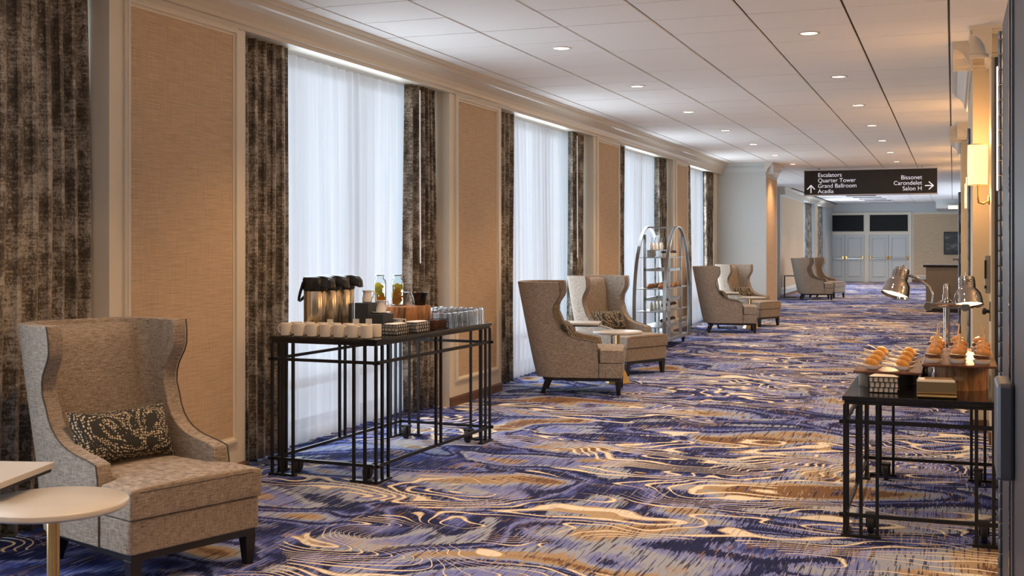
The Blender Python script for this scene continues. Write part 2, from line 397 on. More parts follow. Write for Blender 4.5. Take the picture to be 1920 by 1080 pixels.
for i in range(len(TX)-1):
    w = TX[i+1]-TX[i]; y = Y0+NT*TD
    while y < YE+.1:
        rest.box(TX[i]+.007, TX[i+1]-.007, y+.003, y+TD-.003, ZC, ZC+.016); y += TD
    y = Y0-TD
    while y > YB-.5:
        rest.box(TX[i]+.007, TX[i+1]-.007, y+.003, y+TD-.003, ZC, ZC+.016); y -= TD
y = YB
while y < 12:
    rest.box(.691, 2.1, y+.003, y+TD-.003, ZC, ZC+.016); y += TD
y = 27
while y < 37:
    rest.box(-5.2, -4.607, y+.003, y+TD-.003, ZC, ZC+.016); y += TD
o = rest.build('far_tiles', 'tile', ceiling); o['kind'] = 'stuff'

# left wall: pilasters with framed panels, a header, windows between
PIL = [(.73, 2.14), (5.69, 7.115), (10.70, 12.12), (15.68, 17.07), (20.66, 21.90)]
wl = MB()
wl.box(-5.15, XL, YB, -2.9, 0, ZC)
for a, b in PIL: wl.box(-5.15, XL, a, b, 0, 3.16)
wl.box(-5.15, XL, -2.9, 25.3, 3.10, ZC+.01)
wl.box(-5.15, XL, -4.4, -2.9, 0, 3.16)
wl.box(-5.15, -4.72, 24.95, 25.3, 0, 3.16)
wall_left = struct(wl.build('wall_left', 'paint'))
CROWN = [(0, 3.085), (.018, 3.085), (.022, 3.115), (.040, 3.120), (.046, 3.150), (.060, 3.185), (.085, 3.220), (.118, 3.245), (.140, 3.252), (.144, 3.285), (.160, 3.290), (.164, 3.321), (0, 3.321)]
def crown_y(name, x, s, y0, y1, m='crown'):
    mb = MB(); mb.extr([(x+s*p, z) for p, z in CROWN], 'y', y0, y1); return struct(mb.build(name, m))
def crown_x(name, y, s, x0, x1, m='crown'):
    mb = MB(); mb.extr([(y+s*p, z) for p, z in CROWN], 'x', x0, x1); return struct(mb.build(name, m))
crown_y('trim_1', XL, 1, YB, 25.3)
def panel_frame(mb, X, s, y0, y1, z0, z1, w=.055, d=.028):
    prof = [(0, 0), (.0, d*.55), (w*.25, d*.6), (w*.35, d), (w*.65, d), (w*.8, d*.45), (w, d*.35), (w, 0)]
    loops = []
    for o_, h in prof:
        loops.append([Vector((X+s*h, y0+o_, z0+o_)), Vector((X+s*h, y1-o_, z0+o_)), Vector((X+s*h, y1-o_, z1-o_)), Vector((X+s*h, y0+o_, z1-o_))])
    vs = [[mb.bm.verts.new(p) for p in l] for l in loops]
    for a, b in zip(vs, vs[1:]):
        for i in range(4):
            j = (i+1) % 4; mb.bm.faces.new((a[i], a[j], b[j], b[i]))
def panel_frame_x(mb, Y, s, x0, x1, z0, z1, w=.055, d=.028):
    prof = [(0, 0), (.0, d*.55), (w*.25, d*.6), (w*.35, d), (w*.65, d), (w*.8, d*.45), (w, d*.35), (w, 0)]
    vs = []
    for o_, h in prof:
        vs.append([mb.bm.verts.new(p) for p in ((x0+o_, Y+s*h, z0+o_), (x1-o_, Y+s*h, z0+o_), (x1-o_, Y+s*h, z1-o_), (x0+o_, Y+s*h, z1-o_))])
    for a, b in zip(vs, vs[1:]):
        for i in range(4):
            j = (i+1) % 4; mb.bm.faces.new((a[i], a[j], b[j], b[i]))
for a, b in PIL:
    mb = MB(); mb.box(XL-.01, XL+.006, a+.17, b-.15, .27, 3.05); mb.build('wallpaper_panel', 'paper', wall_left)
    mb = MB(); panel_frame(mb, XL, 1, a+.125, b-.11, .225, 3.085); mb.build('panel_molding', 'paint', wall_left)
for i, (a, b) in enumerate(PIL):
    mb = MB(); mb.extr([(XL, 0), (XL+.016, 0), (XL+.016, .075), (XL+.006, .092), (XL, .092)], 'y', a, b); struct(mb.build('baseboard_left', 'basewood'))
# windows behind the curtains
WIN = [(-2.9, .73), (2.14, 5.69), (7.115, 10.70), (12.12, 15.68), (17.07, 20.66), (21.90, 25.0)]
wn = 0
def window(a, b, X=-5.06, z1=3.12):
    global wn; wn += 1
    mb = MB()
    for y in (a, b-.06): mb.box(X-.05, X+.05, y, y+.06, 0, z1)
    for y in (a+(b-a)/3, a+(b-a)*2/3): mb.box(X-.04, X+.04, y-.03, y+.03, 0, z1)
    for z in (0, .42, z1-.07): mb.box(X-.045, X+.045, a, b, z, z+.06)
    w = struct(mb.build('window_%d' % wn, 'greypaint'))
    mb = MB(); mb.box(X-.006, X+.006, a+.03, b-.03, .03, z1-.03); mb.build('pane', 'pane', w)
for a, b in WIN: window(a, b)
def cloth(y0, y1, X, z0, z1, amp, wl_, seed, m, name, nz=10, thick=0.0, parent=None, gather=0.0, hem=.0):
    rnd = random.Random(seed); L = y1-y0; ny = max(12, int(L/wl_*9)); ph = [rnd.uniform(0, 6.3) for _ in range(4)]
    mb = MB(); rows = []
    for k in range(nz+1):
        t = k/nz; z = z0+(z1-z0)*t; row = []
        for i in range(ny+1):
            s = i/ny; y = y0+L*s
            w = s*L/wl_*2*PI + .8*math.sin(s*L*4.1+ph[0]) + .5*math.sin(s*L*9.7+ph[1])
            a = amp*(.72+.28*math.sin(s*L*5.3+ph[2]))*(1-.25*t)
            x = X+a*math.sin(w+.25*math.sin(3*t+ph[3]))+.012*math.sin(2.2*t+s*5+ph[1])
            yy = y+.35*amp*math.cos(2*w)*.5+.012*math.sin(5*t+s*3+ph[3])
            row.append(Vector((x, yy, z + (hem*math.sin(w) if k == 0 else 0))))
        rows.append(row)
    mb.rings(rows, False, False, close=False)
    o = mb.build(name, m, parent, smooth=True)
    if thick:
        q = o.modifiers.new('solid', 'SOLIDIFY'); q.thickness = thick; q.offset = 0
    return o
wnames = ['beside the camera', 'left of the nearest armchair', 'behind the coffee cart', 'behind the middle armchair pair', 'behind the pastry trolley', 'before the pale grey wall']
for i, (a, b) in enumerate(WIN):
    if b < 0: continue
    e = .28
    tag(cloth(a+e, b-e, -4.90, .012, 3.13, .028, .135, 50+i, 'sheer', 'sheer_curtain', nz=8), 'white pleated sheer curtain over the window %s' % wnames[i], 'curtain', None)
    for sd in (0, 1):
        if i == 5 and sd == 1: y0, y1 = b-.78, b-.06
        else: y0, y1 = (a+.03, a+.80) if sd == 0 else (b-.64, b-.02)
        if i == 1 and sd == 1: y0 = b-1.9
        t = cloth(y0, y1, -4.785, .02, 3.13, .062, .115 if sd else .13, 90+2*i+sd, 'drape', 'drape', nz=14, thick=.006)
        tag(t, 'distressed brown drape at the %s edge of window %s' % (('near', 'far')[sd], wnames[i]), 'drape')
        if i in (2, 3) and sd == 1:
            mb = MB(); mb.tube([(-4.70, y0+.10, 3.05), (-4.695, y0+.10, 1.42)], .007, 6); w = mb.build('curtain_wand', 'white', t, smooth=True); w['label'] = 'thin white pull wand'
# block at the end of the window run, recess, and the far left wall
XB = -3.697
mb = MB(); mb.box(-5.15, XB, 25.3, 27.0, 0, ZC+.01); wb = struct(mb.build('wall_block', 'greypaint'))
mb = MB(); mb.box(XB-.01, XB+.004, 25.42, 26.9, .12, 3.02); mb.build('wallpaper_panel', 'paper', wb)
crown_x('trim_2', 25.3, -1, XL, XB+.16, 'greypaint'); crown_y('trim_3', XB, 1, 25.14, 27.0)
mb = MB(); mb.extr([(XB, 0), (XB+.016, 0), (XB+.016, .10), (XB, .10)], 'y', 25.3, 27.0); struct(mb.build('baseboard_block', 'paint'))
mb = MB(); mb.extr([(25.3, 0), (25.284, 0), (25.284, .10), (25.3, .10)], 'x', XL, XB); struct(mb.build('baseboard_return', 'greypaint'))
mb = MB(); mb.box(-5.6, -5.06, 27.0, 36.1, 0, ZC+.01); struct(mb.build('wall_recess', 'greypaint'))
XF = -4.85
mb = MB(); mb.box(-5.6, XF, 36.1, 42.1, 0, ZC+.01); mb.box(-5.6, XF, 45.45, 46.55, 0, ZC+.01); mb.box(-5.6, XF, 49.6, YE+.3, 0, ZC+.01); mb.box(-5.6, XF, 42.1, 49.6, 3.1, ZC+.01)
wf = struct(mb.build('wall_far_left', 'greypaint'))
for a, b in ((36.3, 42.0), (45.47, 46.53)):
    mb = MB(); mb.box(XF-.01, XF+.006, a, b, .30, 3.05); mb.build('wallpaper_panel', 'paper', wf)
mb = MB(); mb.extr([(XF, 0), (XF+.016, 0), (XF+.016, .09), (XF, .09)], 'y', 36.1, 42.1); struct(mb.build('baseboard_far', 'basewood'))
mb = MB(); mb.extr([(XF, .20), (XF+.03, .20), (XF+.03, .26), (XF, .27)], 'y', 36.1, 42.1); struct(mb.build('trim_8', 'paint'))
crown_y('trim_4', XF, 1, 36.1, YE); crown_x('trim_5', 36.1, -1, -5.06, XF+.15)
for i, (a, b) in enumerate(((42.1, 45.45), (46.55, 49.6))):
    window(a, b, -5.25)
    if i == 0: window(28.0, 35.0, -5.04); window(34.5, 43.5, 1.52)  # two unseen windows added to go with the extra daylight lamps
    tag(cloth(a+.05, b-.3, -5.10, .012, 3.1, .028, .16, 70+i, 'sheer', 'sheer_curtain', nz=4), 'white sheer curtain in the %s window beyond the farthest armchairs' % ('first', 'last')[i], 'curtain')
    tag(cloth(b-1.75, b-.05, -4.98, .02, 3.1, .06, .17, 80+i, 'drape', 'drape', nz=6, thick=.006), 'silvery brown drape at the %s window beyond the farthest armchairs' % ('first', 'last')[i], 'drape')

# end wall with two double doors and black transoms
mb = MB(); mb.box(-5.6, 3.0, YE, YE+.3, 0, ZC+.01); we = struct(mb.build('wall_end', 'greypaint'))
mb = MB(); mb.box(-1.55, 1.4, YE-.012, YE+.01, .30, 2.86); mb.build('wallpaper_panel', 'paper', we)
mb = MB(); panel_frame_x(mb, YE, -1, -1.62, 1.47, .23, 2.93, .07, .035); mb.build('panel_molding', 'paint', we)
mb = MB(); mb.extr([(YE, 0), (YE-.03, 0), (YE-.03, .11), (YE, .13)], 'x', -1.6, 1.5); struct(mb.build('baseboard_end', 'basewood'))
mb = MB(); mb.box(-1.745, -1.63, YE-.06, YE+.01, 0, 2.95); mb.box(-3.527, -3.345, YE-.06, YE+.01, 0, 2.95); mb.box(-5.2, -5.146, YE-.06, YE+.01, 0, 2.95)
struct(mb.build('trim_6', 'paint'))
for z0_, z1_ in ((2.0, 2.12), (2.87, 2.945)):
    for x0_, x1_ in ((-5.146, -3.527), (-3.345, -1.745)):
        mb = MB(); mb.box(x0_, x1_, YE-.055, YE+.01, z0_, z1_); struct(mb.build('trim_6', 'paint'))
mb = MB(); mb.box(-5.2, 3.0, YE-.05, YE+.01, 3.0, ZC); struct(mb.build('trim_7', 'greypaint'))
dn = 0
for pi_, (x0, xm, x1) in enumerate(((-5.146, -4.331, -3.527), (-3.345, -2.554, -1.745))):
    mb = MB(); mb.box(x0+.02, x1-.02, YE-.03, YE+.01, 2.13, 2.86)
    mb.build('transom', 'blackpanel', we)
    mb = MB(); panel_frame_x(mb, YE-.03, -1, x0, x1, 2.115, 2.875, .035, .03); mb.build('transom_frame', 'paint', we)
    for a, b in ((x0, xm), (xm, x1)):
        dn += 1
        mb = MB(); mb.box(a+.008, b-.008, YE-.045, YE+.01, .012, 1.995); d = struct(mb.build('door_%d' % dn, 'doorpaint'))
        for z0, z1 in ((.22, .93), (1.04, 1.88)):
            mb = MB(); panel_frame_x(mb, YE-.045, -1, a+.11, b-.11, z0, z1, .05, .03); mb.build('door_panel', 'doorpaint', d)
        mb = MB(); mb.box(a+.10, b-.10, YE-.105, YE-.075, .965, 1.01); mb.build('push_bar', 'silver', d)
        for x in (a+.07, b-.07):
            mb = MB(); mb.box(x-.035, x+.035, YE-.14, YE-.045, .95, 1.10); mb.box(x-.05, x+.05, YE-.12, YE-.07, 1.02, 1.09); mb.build('latch', 'brass', d, bevel=.01)
# dropped soffit at the far right with a strip light
mb = MB(); mb.box(-.62, 1.6, 48.3, YE, 2.98, ZC+.01); struct(mb.build('soffit', 'greypaint'))
t = thing('strip_light', 'warm strip light under the soffit at the far right end', 'light', (-.05, 47.9, 2.94))
mb = MB(); mb.box(-.12, .7, -.10, .10, 0, .12); mb.build('diffuser', 'striplight', t)
mb = MB(); mb.box(-.14, .72, -.12, .5, .12, .16); mb.build('housing', 'greypaint', t)
# ceiling vent
t = thing('ceiling_vent', 'dark slotted air vent in the ceiling near the far doors', 'vent', (-3.1, 46.5, ZC))
for k in range(4):
    mb = MB(); mb.box(-.45+.1*k, .55+.1*k, -3.0+1.6*k, -2.65+1.6*k, -.012, 0); mb.build('slot', 'blackpanel', t)

# right wall: stepped columns, crowns, door recess
mb = MB()
mb.box(.285, 1.5, 10.18, 10.9, 0, ZC+.01)          # return beside the recess
mb.box(.158, 1.5, 10.9, 14.2, 0, ZC+.01)           # column A
mb.box(.32, 1.5, 14.2, 18.0, 0, ZC+.01)
mb.box(.215, 1.5, 18.0, 18.6, 0, ZC+.01)
mb.box(.116, 1.5, 18.6, 21.5, 0, ZC+.01)           # column B
mb.box(.35, 1.5, 21.5, 30.5, 0, ZC+.01)
wr = struct(mb.build('wall_right', 'goldpaint'))
mb = MB(); mb.box(1.5, 1.8, 30.5, YE, 0, ZC+.01); mb.box(1.5, 3.0, 30.4, 30.5, 0, ZC+.01); mb.box(2.1, 2.3, YB, 10.18, 0, ZC+.01); mb.box(1.5, 2.3, 10.18, 10.3, 0, ZC+.01)
struct(mb.build('wall_right_far', 'greypaint'))
mb = MB(); mb.box(-5.6, 3, YB-.2, YB, 0, ZC+.01); struct(mb.build('wall_back', 'paint'))
mb = MB(); mb.box(.31, 2.1, 10.13, 10.18, 0, 3.08); struct(mb.build('door_jamb', 'jamb'))  # near-black sheet put in for the darkness of the open doorway
crown_y('trim_9', .285, -1, 10.02, 10.9); crown_x('trim_10', 10.18, -1, .125, 1.6)
crown_y('trim_11', .158, -1, 10.74, 14.2); crown_x('trim_12', 10.9, -1, -.002, .285)
crown_y('trim_13', .215, -1, 17.84, 18.6); crown_x('trim_14', 18.0, -1, .055, .32)
crown_y('trim_15', .116, -1, 18.44, 21.5); crown_x('trim_16', 18.6, -1, -.04, .215)
for i, (x, y0, y1) in enumerate(((.285, 10.18, 10.9), (.158, 10.9, 14.2), (.116, 18.6, 21.5))):
    mb = MB(); mb.extr([(x, 0), (x-.016, 0), (x-.016, .10), (x, .10)], 'y', y0, y1); struct(mb.build('baseboard_right', 'basewood'))
for x0, x1, y in ((.158, .285, 10.9), (.116, .215, 18.6)):
    mb = MB(); mb.extr([(y, 0), (y-.016, 0), (y-.016, .10), (y, .10)], 'x', x0, x1); struct(mb.build('baseboard_return', 'basewood'))
def hinge_column(d, x, y, z0, z1, step, r):
    z = z0; k = 0
    while z < z1-.01:
        zz = min(z+step-.004, z1)
        mb = MB(); mb.lathe([(r*.9, z), (r, z+.004), (r, zz-.004), (r*.9, zz)], 10, (x, y, 0)); 
        if k % 2 == 0: mb.box(x+.003, x+.03, y-.004, y+.004, z+.002, zz-.002)
        mb.build('hinge_knuckle', 'hinge', d, smooth=True); z += step; k += 1
# near steel door, folded open towards the camera
mb = MB(); mb.box(.19, .235, 3.2, 5.27, .012, 2.50); d = struct(mb.build('door_5', 'steeldoor'))
hinge_column(d, .184, 5.30, .012, 2.48, .0625, .0095)
mb = MB(); mb.box(.183, .19, 4.27, 4.33, .012, 2.50); mb.build('edge_strip', 'hinge', d)
mb = MB(); mb.box(.182, .19, 4.45, 4.48, .012, 2.50); mb.build('edge_strip', 'chrome', d)
mb = MB(); mb.box(.135, .19, 4.22, 4.50, .82, 1.14); mb.build('handle', 'hinge', d, bevel=.012)
mb = MB(); mb.box(.145, .175, 5.22, 5.30, .012, .05); mb.build('door_stop', 'white', d)
# two more door leaves on the column faces, seen edge on
for i, (x, y, z1) in enumerate(((.142, 12.3, 2.72), (.085, 19.9, 2.42))):
    mb = MB(); mb.box(x-.005, x+.03, y+.02, y+1.1, .012, z1); d = struct(mb.build('door_%d' % (6+i), 'steeldoor'))
    hinge_column(d, x, y, .012, z1, .16, .013)
    if i == 1:
        mb = MB(); mb.tube([(x, y-.02, 1.36), (x-.09, y-.02, 1.36)], .02, 6); mb.build('door_stop', 'chrome', d, smooth=True)
# wall fittings beside the recess
t = thing('card_reader', 'slim grey beige control box with a dark slot below the wall sconce', 'control box', (.285, 10.45, 1.2))
mb = MB(); mb.box(-.042, 0, -.06, .06, 0, .31); mb.build('housing', 'switch', t, bevel=.006)
mb = MB(); mb.box(-.046, -.030, -.064, -.058, .12, .27); mb.build('slot', 'black', t)
mb = MB(); mb.box(-.046, -.030, -.064, -.058, .04, .065); mb.build('button', 'black', t)
t = thing('door_knob', 'black round knob on a chrome plate beside the dark doorway', 'knob', (.285, 10.3, 1.06))
mb = MB(); mb.box(-.012, 0, -.03, .03, -.08, .08); mb.build('plate', 'chrome', t, bevel=.004)
mb = MB(); mb.lathe([(.016, 0), (.014, .02), (.026, .03), (.028, .045), (.02, .055)], 14, (-.01, 0, 0), Matrix.Rotation(R(-90), 3, 'Y')); mb.build('knob', 'black', t, smooth=True)

# ------------------------------------------------------------------ lamps
def light(name, kind, loc, energy, col, parent=None, size=.05, rot=None, angle=None, blend=.5):
    l = bpy.data.lights.new(name, kind); l.energy = energy; l.color = col
    if kind == 'SPOT': l.spot_size = angle; l.spot_blend = blend; l.shadow_soft_size = size
    if kind == 'POINT': l.shadow_soft_size = size
    if kind == 'AREA': l.size = size
    o = bpy.data.objects.new(name, l); C.objects.link(o); o.location = loc
    if rot: o.rotation_euler = rot
    if parent: o.parent = parent
    return o
def make_downlight():
    t = thing('downlight', '', 'downlight', (0, 0, ZC), 0, 'round recessed ceiling downlights')
    mb = MB(); n = 20
    for k in range(n):
        pass
    mb.lathe([(.088, 0), (.088, -.006), (.074, -.008), (.066, -.003)], 24, cap0=False, cap1=False); mb.build('trim_ring', 'ring', t, smooth=True)
    mb = MB(); mb.lathe([(.066, -.003), (.04, -.005), (.003, -.006)], 24, cap0=False); mb.build('lens', 'lens', t, smooth=True)
    l = light('lamp', 'SPOT', (0, 0, -.02), DOWN_W, DOWN_COL, t, .06, None, R(112), .7)
    return t
dl0 = None
for row, X in (('left', -3.22), ('right', -1.10)):
    for k in range(-3, 16):  # lamps beyond the seen ones added to light the far end
        y = 9.90+2.67*k
        if k < -1 and row == 'left' and False: continue
        if k >= 0: lab = 'recessed downlight, %s in the %s ceiling row from the camera' % (ORD[k], row)
        else: lab = 'recessed downlight overhead in the %s ceiling row, %s one before the frame' % (row, ORD[-k-1])
        if dl0 is None: dl0 = make_downlight(); dl0['label'] = lab; dl0.location = (X, y, ZC)
        else: dup(dl0, lab, (X, y, ZC))
def sconce(label, x, y, z, w=None):
    w = SCONCE_W if w is None else w
    t = thing('wall_sconce', label, 'sconce', (x, y, z), 0, 'wall sconces on the right columns')
    mb = MB(); mb.lathe([(.074, 0), (.078, .01), (.080, .17), (.078, .33), (.074, .34)], 24, (-.095, 0, .10), cap0=False, cap1=False)
    sh = mb.build('lamp_shade', 'shade', t, smooth=True); 
    for zz in (.10, .435):
        mb = MB(); mb.lathe([(.081, zz), (.083, zz), (.083, zz+.006), (.081, zz+.006)], 24, (-.095, 0, 0)); mb.build('shade_band', 'gold', t, smooth=True)
    mb = MB(); mb.tube([(-.095, 0, .11), (-.092, 0, .02), (-.085, 0, -.04), (-.05, 0, -.05), (0, 0, -.02)], [.016, .014, .010, .009, .009], 8); mb.build('arm', 'gold', t, smooth=True)
    mb = MB(); mb.lathe([(.045, 0), (.042, .012), (.02, .02)], 16, (0, 0, -.015), Matrix.Rotation(R(-90), 3, 'Y')); mb.build('back_plate', 'gold', t, smooth=True)
    light('lamp', 'POINT', (-.095, 0, .50), w, (1, .54, .21), t, .05); light('lamp', 'POINT', (-.095, 0, .02), w*.7, (1, .54, .21), t, .05)
sconce('lit cylindrical wall sconce on the nearest right column above the food cart', .285, 10.55, 1.985)
sconce('lit wall sconce farther down the right wall, mostly hidden behind the nearest column', .32, 17.3, 1.985)
for k_, (x_, y_) in enumerate(((2.1, 2.2), (2.1, 5.0), (2.1, 7.8), (.32, 15.6), (.35, 22.8), (.35, 25.6), (.35, 28.6))):  # unseen sconces added to warm the ceiling and right side
    sconce('lit wall sconce out of view on the right wall, %s from the back' % ORD[k_], x_, y_, 1.985, SCONCE_ADDED if x_ > 1 else SCONCE_ADDED*.35)
t = thing('frosted_wall_lamp', 'tall white lit lamp panel in the dark doorway, half hidden by the steel door hinge', 'lamp', (.36, 10.09, 2.02))
mb = MB(); mb.box(-.04, -.025, -.03, .02, 0, .98); mb.build('diffuser', 'whitelamp', t, bevel=.008)
mb = MB(); mb.box(-.038, .05, .02, .04, .1, .88); mb.build('back_plate', 'steel', t)

# ------------------------------------------------------------------ hanging sign
sg = thing('hanging_sign', 'long black overhead direction sign with white lettering and arrows', 'sign', (-1.745, 27.6, 2.99), R(-1))
mb = MB(); mb.box(-1.42, 1.42, -.07, .07, -.27, .27); mb.build('sign_panel', 'signblack', sg)
mb = MB(); mb.box(-1.43, 1.43, -.08, .08, -.295, -.27); mb.box(-1.43, 1.43, -.08, .08, .27, .29); mb.build('sign_trim', 'signtrim', sg)
mb = MB()
for x in (-1.1, 1.1): mb.tube([(x, 0, .28), (x, 0, .34)], .02, 8)
mb.build('hanger', 'signtrim', sg)
def text(parent, body, size, x, z, y, align='LEFT', m='signtext', name='lettering'):
    cu = bpy.data.curves.new('t', 'FONT'); cu.body = body; cu.size = size; cu.align_x = align; cu.extrude = .003; cu.offset = -.0008
    o = bpy.data.objects.new('t', cu); C.objects.link(o); bpy.context.view_layer.update()
    me = bpy.data.meshes.new_from_object(o.evaluated_get(bpy.context.evaluated_depsgraph_get())); bpy.data.objects.remove(o)
    me.materials.clear(); me.materials.append(M[m]); p = bpy.data.objects.new(name, me); C.objects.link(p); p.parent = parent
    p.rotation_euler = (R(90), 0, 0); p.location = (x, y, z); p['label'] = 'white lettering reading ' + body
for i, s_ in enumerate(('Escalators', 'Quarter Tower', 'Grand Ballroom', 'Acadia')): text(sg, s_, .130, -1.12, .128-.122*i, -.073)
for i, s_ in enumerate(('Bissonet', 'Carondelet', 'Salon H')): text(sg, s_, .130, 1.11, .040-.122*i, -.073, 'RIGHT')
def arrow(cx, cz, ang):
    mb = MB(); mt = Matrix.Translation((cx, -.073, cz)) @ Matrix.Rotation(ang, 4, 'Y')
    mb.box(-.010, .010, -.003, .003, -.085, .08, mt)
    for s_ in (-1, 1):
        m2 = mt @ Matrix.Translation((0, 0, .088)) @ Matrix.Rotation(s_*R(42), 4, 'Y'); mb.box(-.011, .011, -.0035, .0035, -.125, 0, m2)
    a = mb.build('arrow', 'signtext', sg); a['label'] = 'white arrow'
arrow(-1.27, -.145, 0); arrow(1.255, -.105, R(90))

# ------------------------------------------------------------------ wing armchairs
def lerp(tab, x):
    if x <= tab[0][0]: return tab[0][1]
    for (a, u), (b, v) in zip(tab, tab[1:]):
        if x <= b: return u+(v-u)*(x-a)/(b-a)
    return tab[-1][1]
FR = [(.18, .22), (.33, .22), (.5, .232), (.560, .245), (.572, .29), (.582, .35), (.593, .42), (.608, .48), (.632, .54), (.66, .585), (.70, .625), (.75, .655), (.80, .672), (.87, .683), (.93, .683), (.97, .672), (1.01, .648), (1.05, .622), (1.09, .607), (1.14, .607), (1.19, .613), (1.225, .622)]
FR = [(z if z < .6 else .6+(z-.6)*.955, d+.03+(.02 if z > .8 else 0)) for z, d in FR]
DB = lambda z: .935+.205*((max(z, .18)-.18)/1.015)**.9
HW = lambda z: .372+.028*max(0, (z-.55)/.67)
def make_chair(label):
    t = thing('wing_armchair', label, 'armchair', (0, 0, 0), 0, 'tweed wing armchairs along the window wall')
    T = .078; X0 = .44; zs = [z for z, _ in FR]; ns, na, nb = 9, 8, 3
    def path(z, off):
        d0 = lerp(FR, z); w = HW(z)-off; db = DB(z)-off; r = .25-off*.8; pts = []
        for i in range(ns): pts.append((d0+(db-r-d0)*i/ns, w))
        for i in range(na): a = PI/2*i/na; pts.append((db-r+r*math.sin(a), w-r+r*math.cos(a)))
        for i in range(nb+1): pts.append((db, (w-r)*(1-i/nb)))
        full = pts+[(d, -y) for d, y in pts[:-1][::-1]]
        return [Vector((X0-d, y, z)) for d, y in full]
    mb = MB(); bm = mb.bm
    O = [[bm.verts.new(p) for p in path(z, 0)] for z in zs]; I = [[bm.verts.new(p) for p in path(z, T)] for z in zs]
    nrow, ncol = len(O), len(O[0])
    for i in range(nrow-1):
        for j in range(ncol-1):
            bm.faces.new((O[i][j], O[i][j+1], O[i+1][j+1], O[i+1][j])); bm.faces.new((I[i][j], I[i+1][j], I[i+1][j+1], I[i][j+1]))
        bm.faces.new((O[i][0], O[i+1][0], I[i+1][0], I[i][0])); bm.faces.new((O[i][-1], I[i][-1], I[i+1][-1], O[i+1][-1]))
    for j in range(ncol-1):
        bm.faces.new((O[-1][j], O[-1][j+1], I[-1][j+1], I[-1][j])); bm.faces.new((O[0][j], I[0][j], I[0][j+1], O[0][j+1]))
    edges = [[v.co.copy() for v in (O[i][c] for i in range(nrow))] for c in (0, -1)]
    mb.build('wing_shell', 'tweed', t, smooth=True, bevel=.011, seg=3)
    mb = MB()
    mb.bm.free()
    for e in edges:
        mb = MB(); mb.tube([p+Vector((.002, .004*(1 if p.y > 0 else -1), 0)) for p in e], .0042, 6); mb.build('piping', 'piping', t, smooth=True)
    # padded inside back
    mb = MB(); bm = mb.bm; g = {}; ny, nz = 14, 14
    for i in range(ny+1):
        for k in range(nz+1):
            u = -1+2*i/ny; v = -1+2*k/nz; z = .82+.355*v; hw = .292+.012*v
            e = (1-abs(u)**5)*(1-abs(v)**7); hgt = .065+.060*max(0, e)**.45
            g[i, k] = bm.verts.new((X0-(DB(z)-T+.01-hgt), u*hw, z)); g[i, k, 1] = bm.verts.new((X0-(DB(z)-T+.02), u*hw, z))
    for i in range(ny):
        for k in range(nz): bm.faces.new((g[i, k], g[i+1, k], g[i+1, k+1], g[i, k+1]))
    rim = [(i, 0) for i in range(ny)]+[(ny, k) for k in range(nz)]+[(i, nz) for i in range(ny, 0, -1)]+[(0, k) for k in range(nz, 0, -1)]
    for a, b in zip(rim, rim[1:]+rim[:1]): bm.faces.new((g[a], g[b], g[b+(1,)], g[a+(1,)]))
    for i in range(ny+1):
        for k in range(nz+1):
            if 0 < i < ny and 0 < k < nz: bm.verts.remove(g[i, k, 1])
    mb.build('back_pad', 'tweed', t, smooth=True)
    # seat base, plinth, cushion, legs
    mb = MB(); mb.hexa(*[[Vector((p.x, p.y, z)) for p in rounded([(X0, -.372), (X0, .372), (X0-.262, .3715), (X0-.262, -.3715)], [.03, .03, 0, 0])] for z in (.18, .335)])
    mb.box(X0-.8, X0-.225, -.30, .30, .19, .335); mb.build('seat_base', 'tweed', t, smooth=True, bevel=.008)
    mb = MB(); pol = rounded([(X0+.012, -.375), (X0+.012, .375), (X0-.225, .375), (X0-.235, .288), (X0-.80, .275), (X0-.80, -.275), (X0-.235, -.288), (X0-.225, -.375)], [.055, .055, .02, .015, .05, .05, .015, .02])
    bm = mb.bm; xs = [-.80, -.78, -.70, -.5, -.30, -.252, -.235, -.215, -.12, -.03, -.004, .012]; ys = [-.375, -.36, -.295, -.28, -.2, 0, .2, .28, .295, .36, .375]; V = {}
    def top(x, y): return .470+.032*max(0, 1-(abs(y)/.40)**4)*max(0, 1-abs((x+.36)/.47)**4)
    def vv(i, j, l):
        if (i, j, l) not in V: V[i, j, l] = bm.verts.new((X0+xs[i], ys[j], (top(xs[i], ys[j]), .445, .40, .36, .340)[l]))
        return V[i, j, l]
    cells = {(i, j) for i in range(len(xs)-1) for j in range(len(ys)-1) if xs[i] >= -.253 or abs(ys[j]+ys[j+1])/2 < .285}
    cells = {c for c in cells if not (xs[c[0]] < -.24 and abs(ys[c[1]]+ys[c[1]+1])/2 > .29)}
    for i, j in cells:
        bm.faces.new((vv(i, j, 0), vv(i+1, j, 0), vv(i+1, j+1, 0), vv(i, j+1, 0))); bm.faces.new((vv(i, j, 4), vv(i, j+1, 4), vv(i+1, j+1, 4), vv(i+1, j, 4)))
        for (di, dj), a, b in (((-1, 0), (i, j+1), (i, j)), ((1, 0), (i+1, j), (i+1, j+1)), ((0, -1), (i, j), (i+1, j)), ((0, 1), (i+1, j+1), (i, j+1))):
            if (i+di, j+dj) not in cells:
                for l in range(4): bm.faces.new((vv(*a, l), vv(*a, l+1), vv(*b, l+1), vv(*b, l)))
    mb.build('seat_cushion', 'tweed', t, smooth=True, sub=2)
    mb = MB(); mb.tube([Vector((p.x, p.y, .463)) for p in inset(pol, .004)], .0045, 6, closed=True); mb.build('piping', 'piping', t, smooth=True)
    mb = MB(); pl = rounded([(X0-.012, -.355), (X0-.012, .355), (X0-.87, .30), (X0-.87, -.30)], [.01, .01, .2, .2], 6)
    mb.rings([[Vector((p.x, p.y, z)) for p in pl] for z in (.145, .185)]); mb.build('plinth', 'darkwood', t)
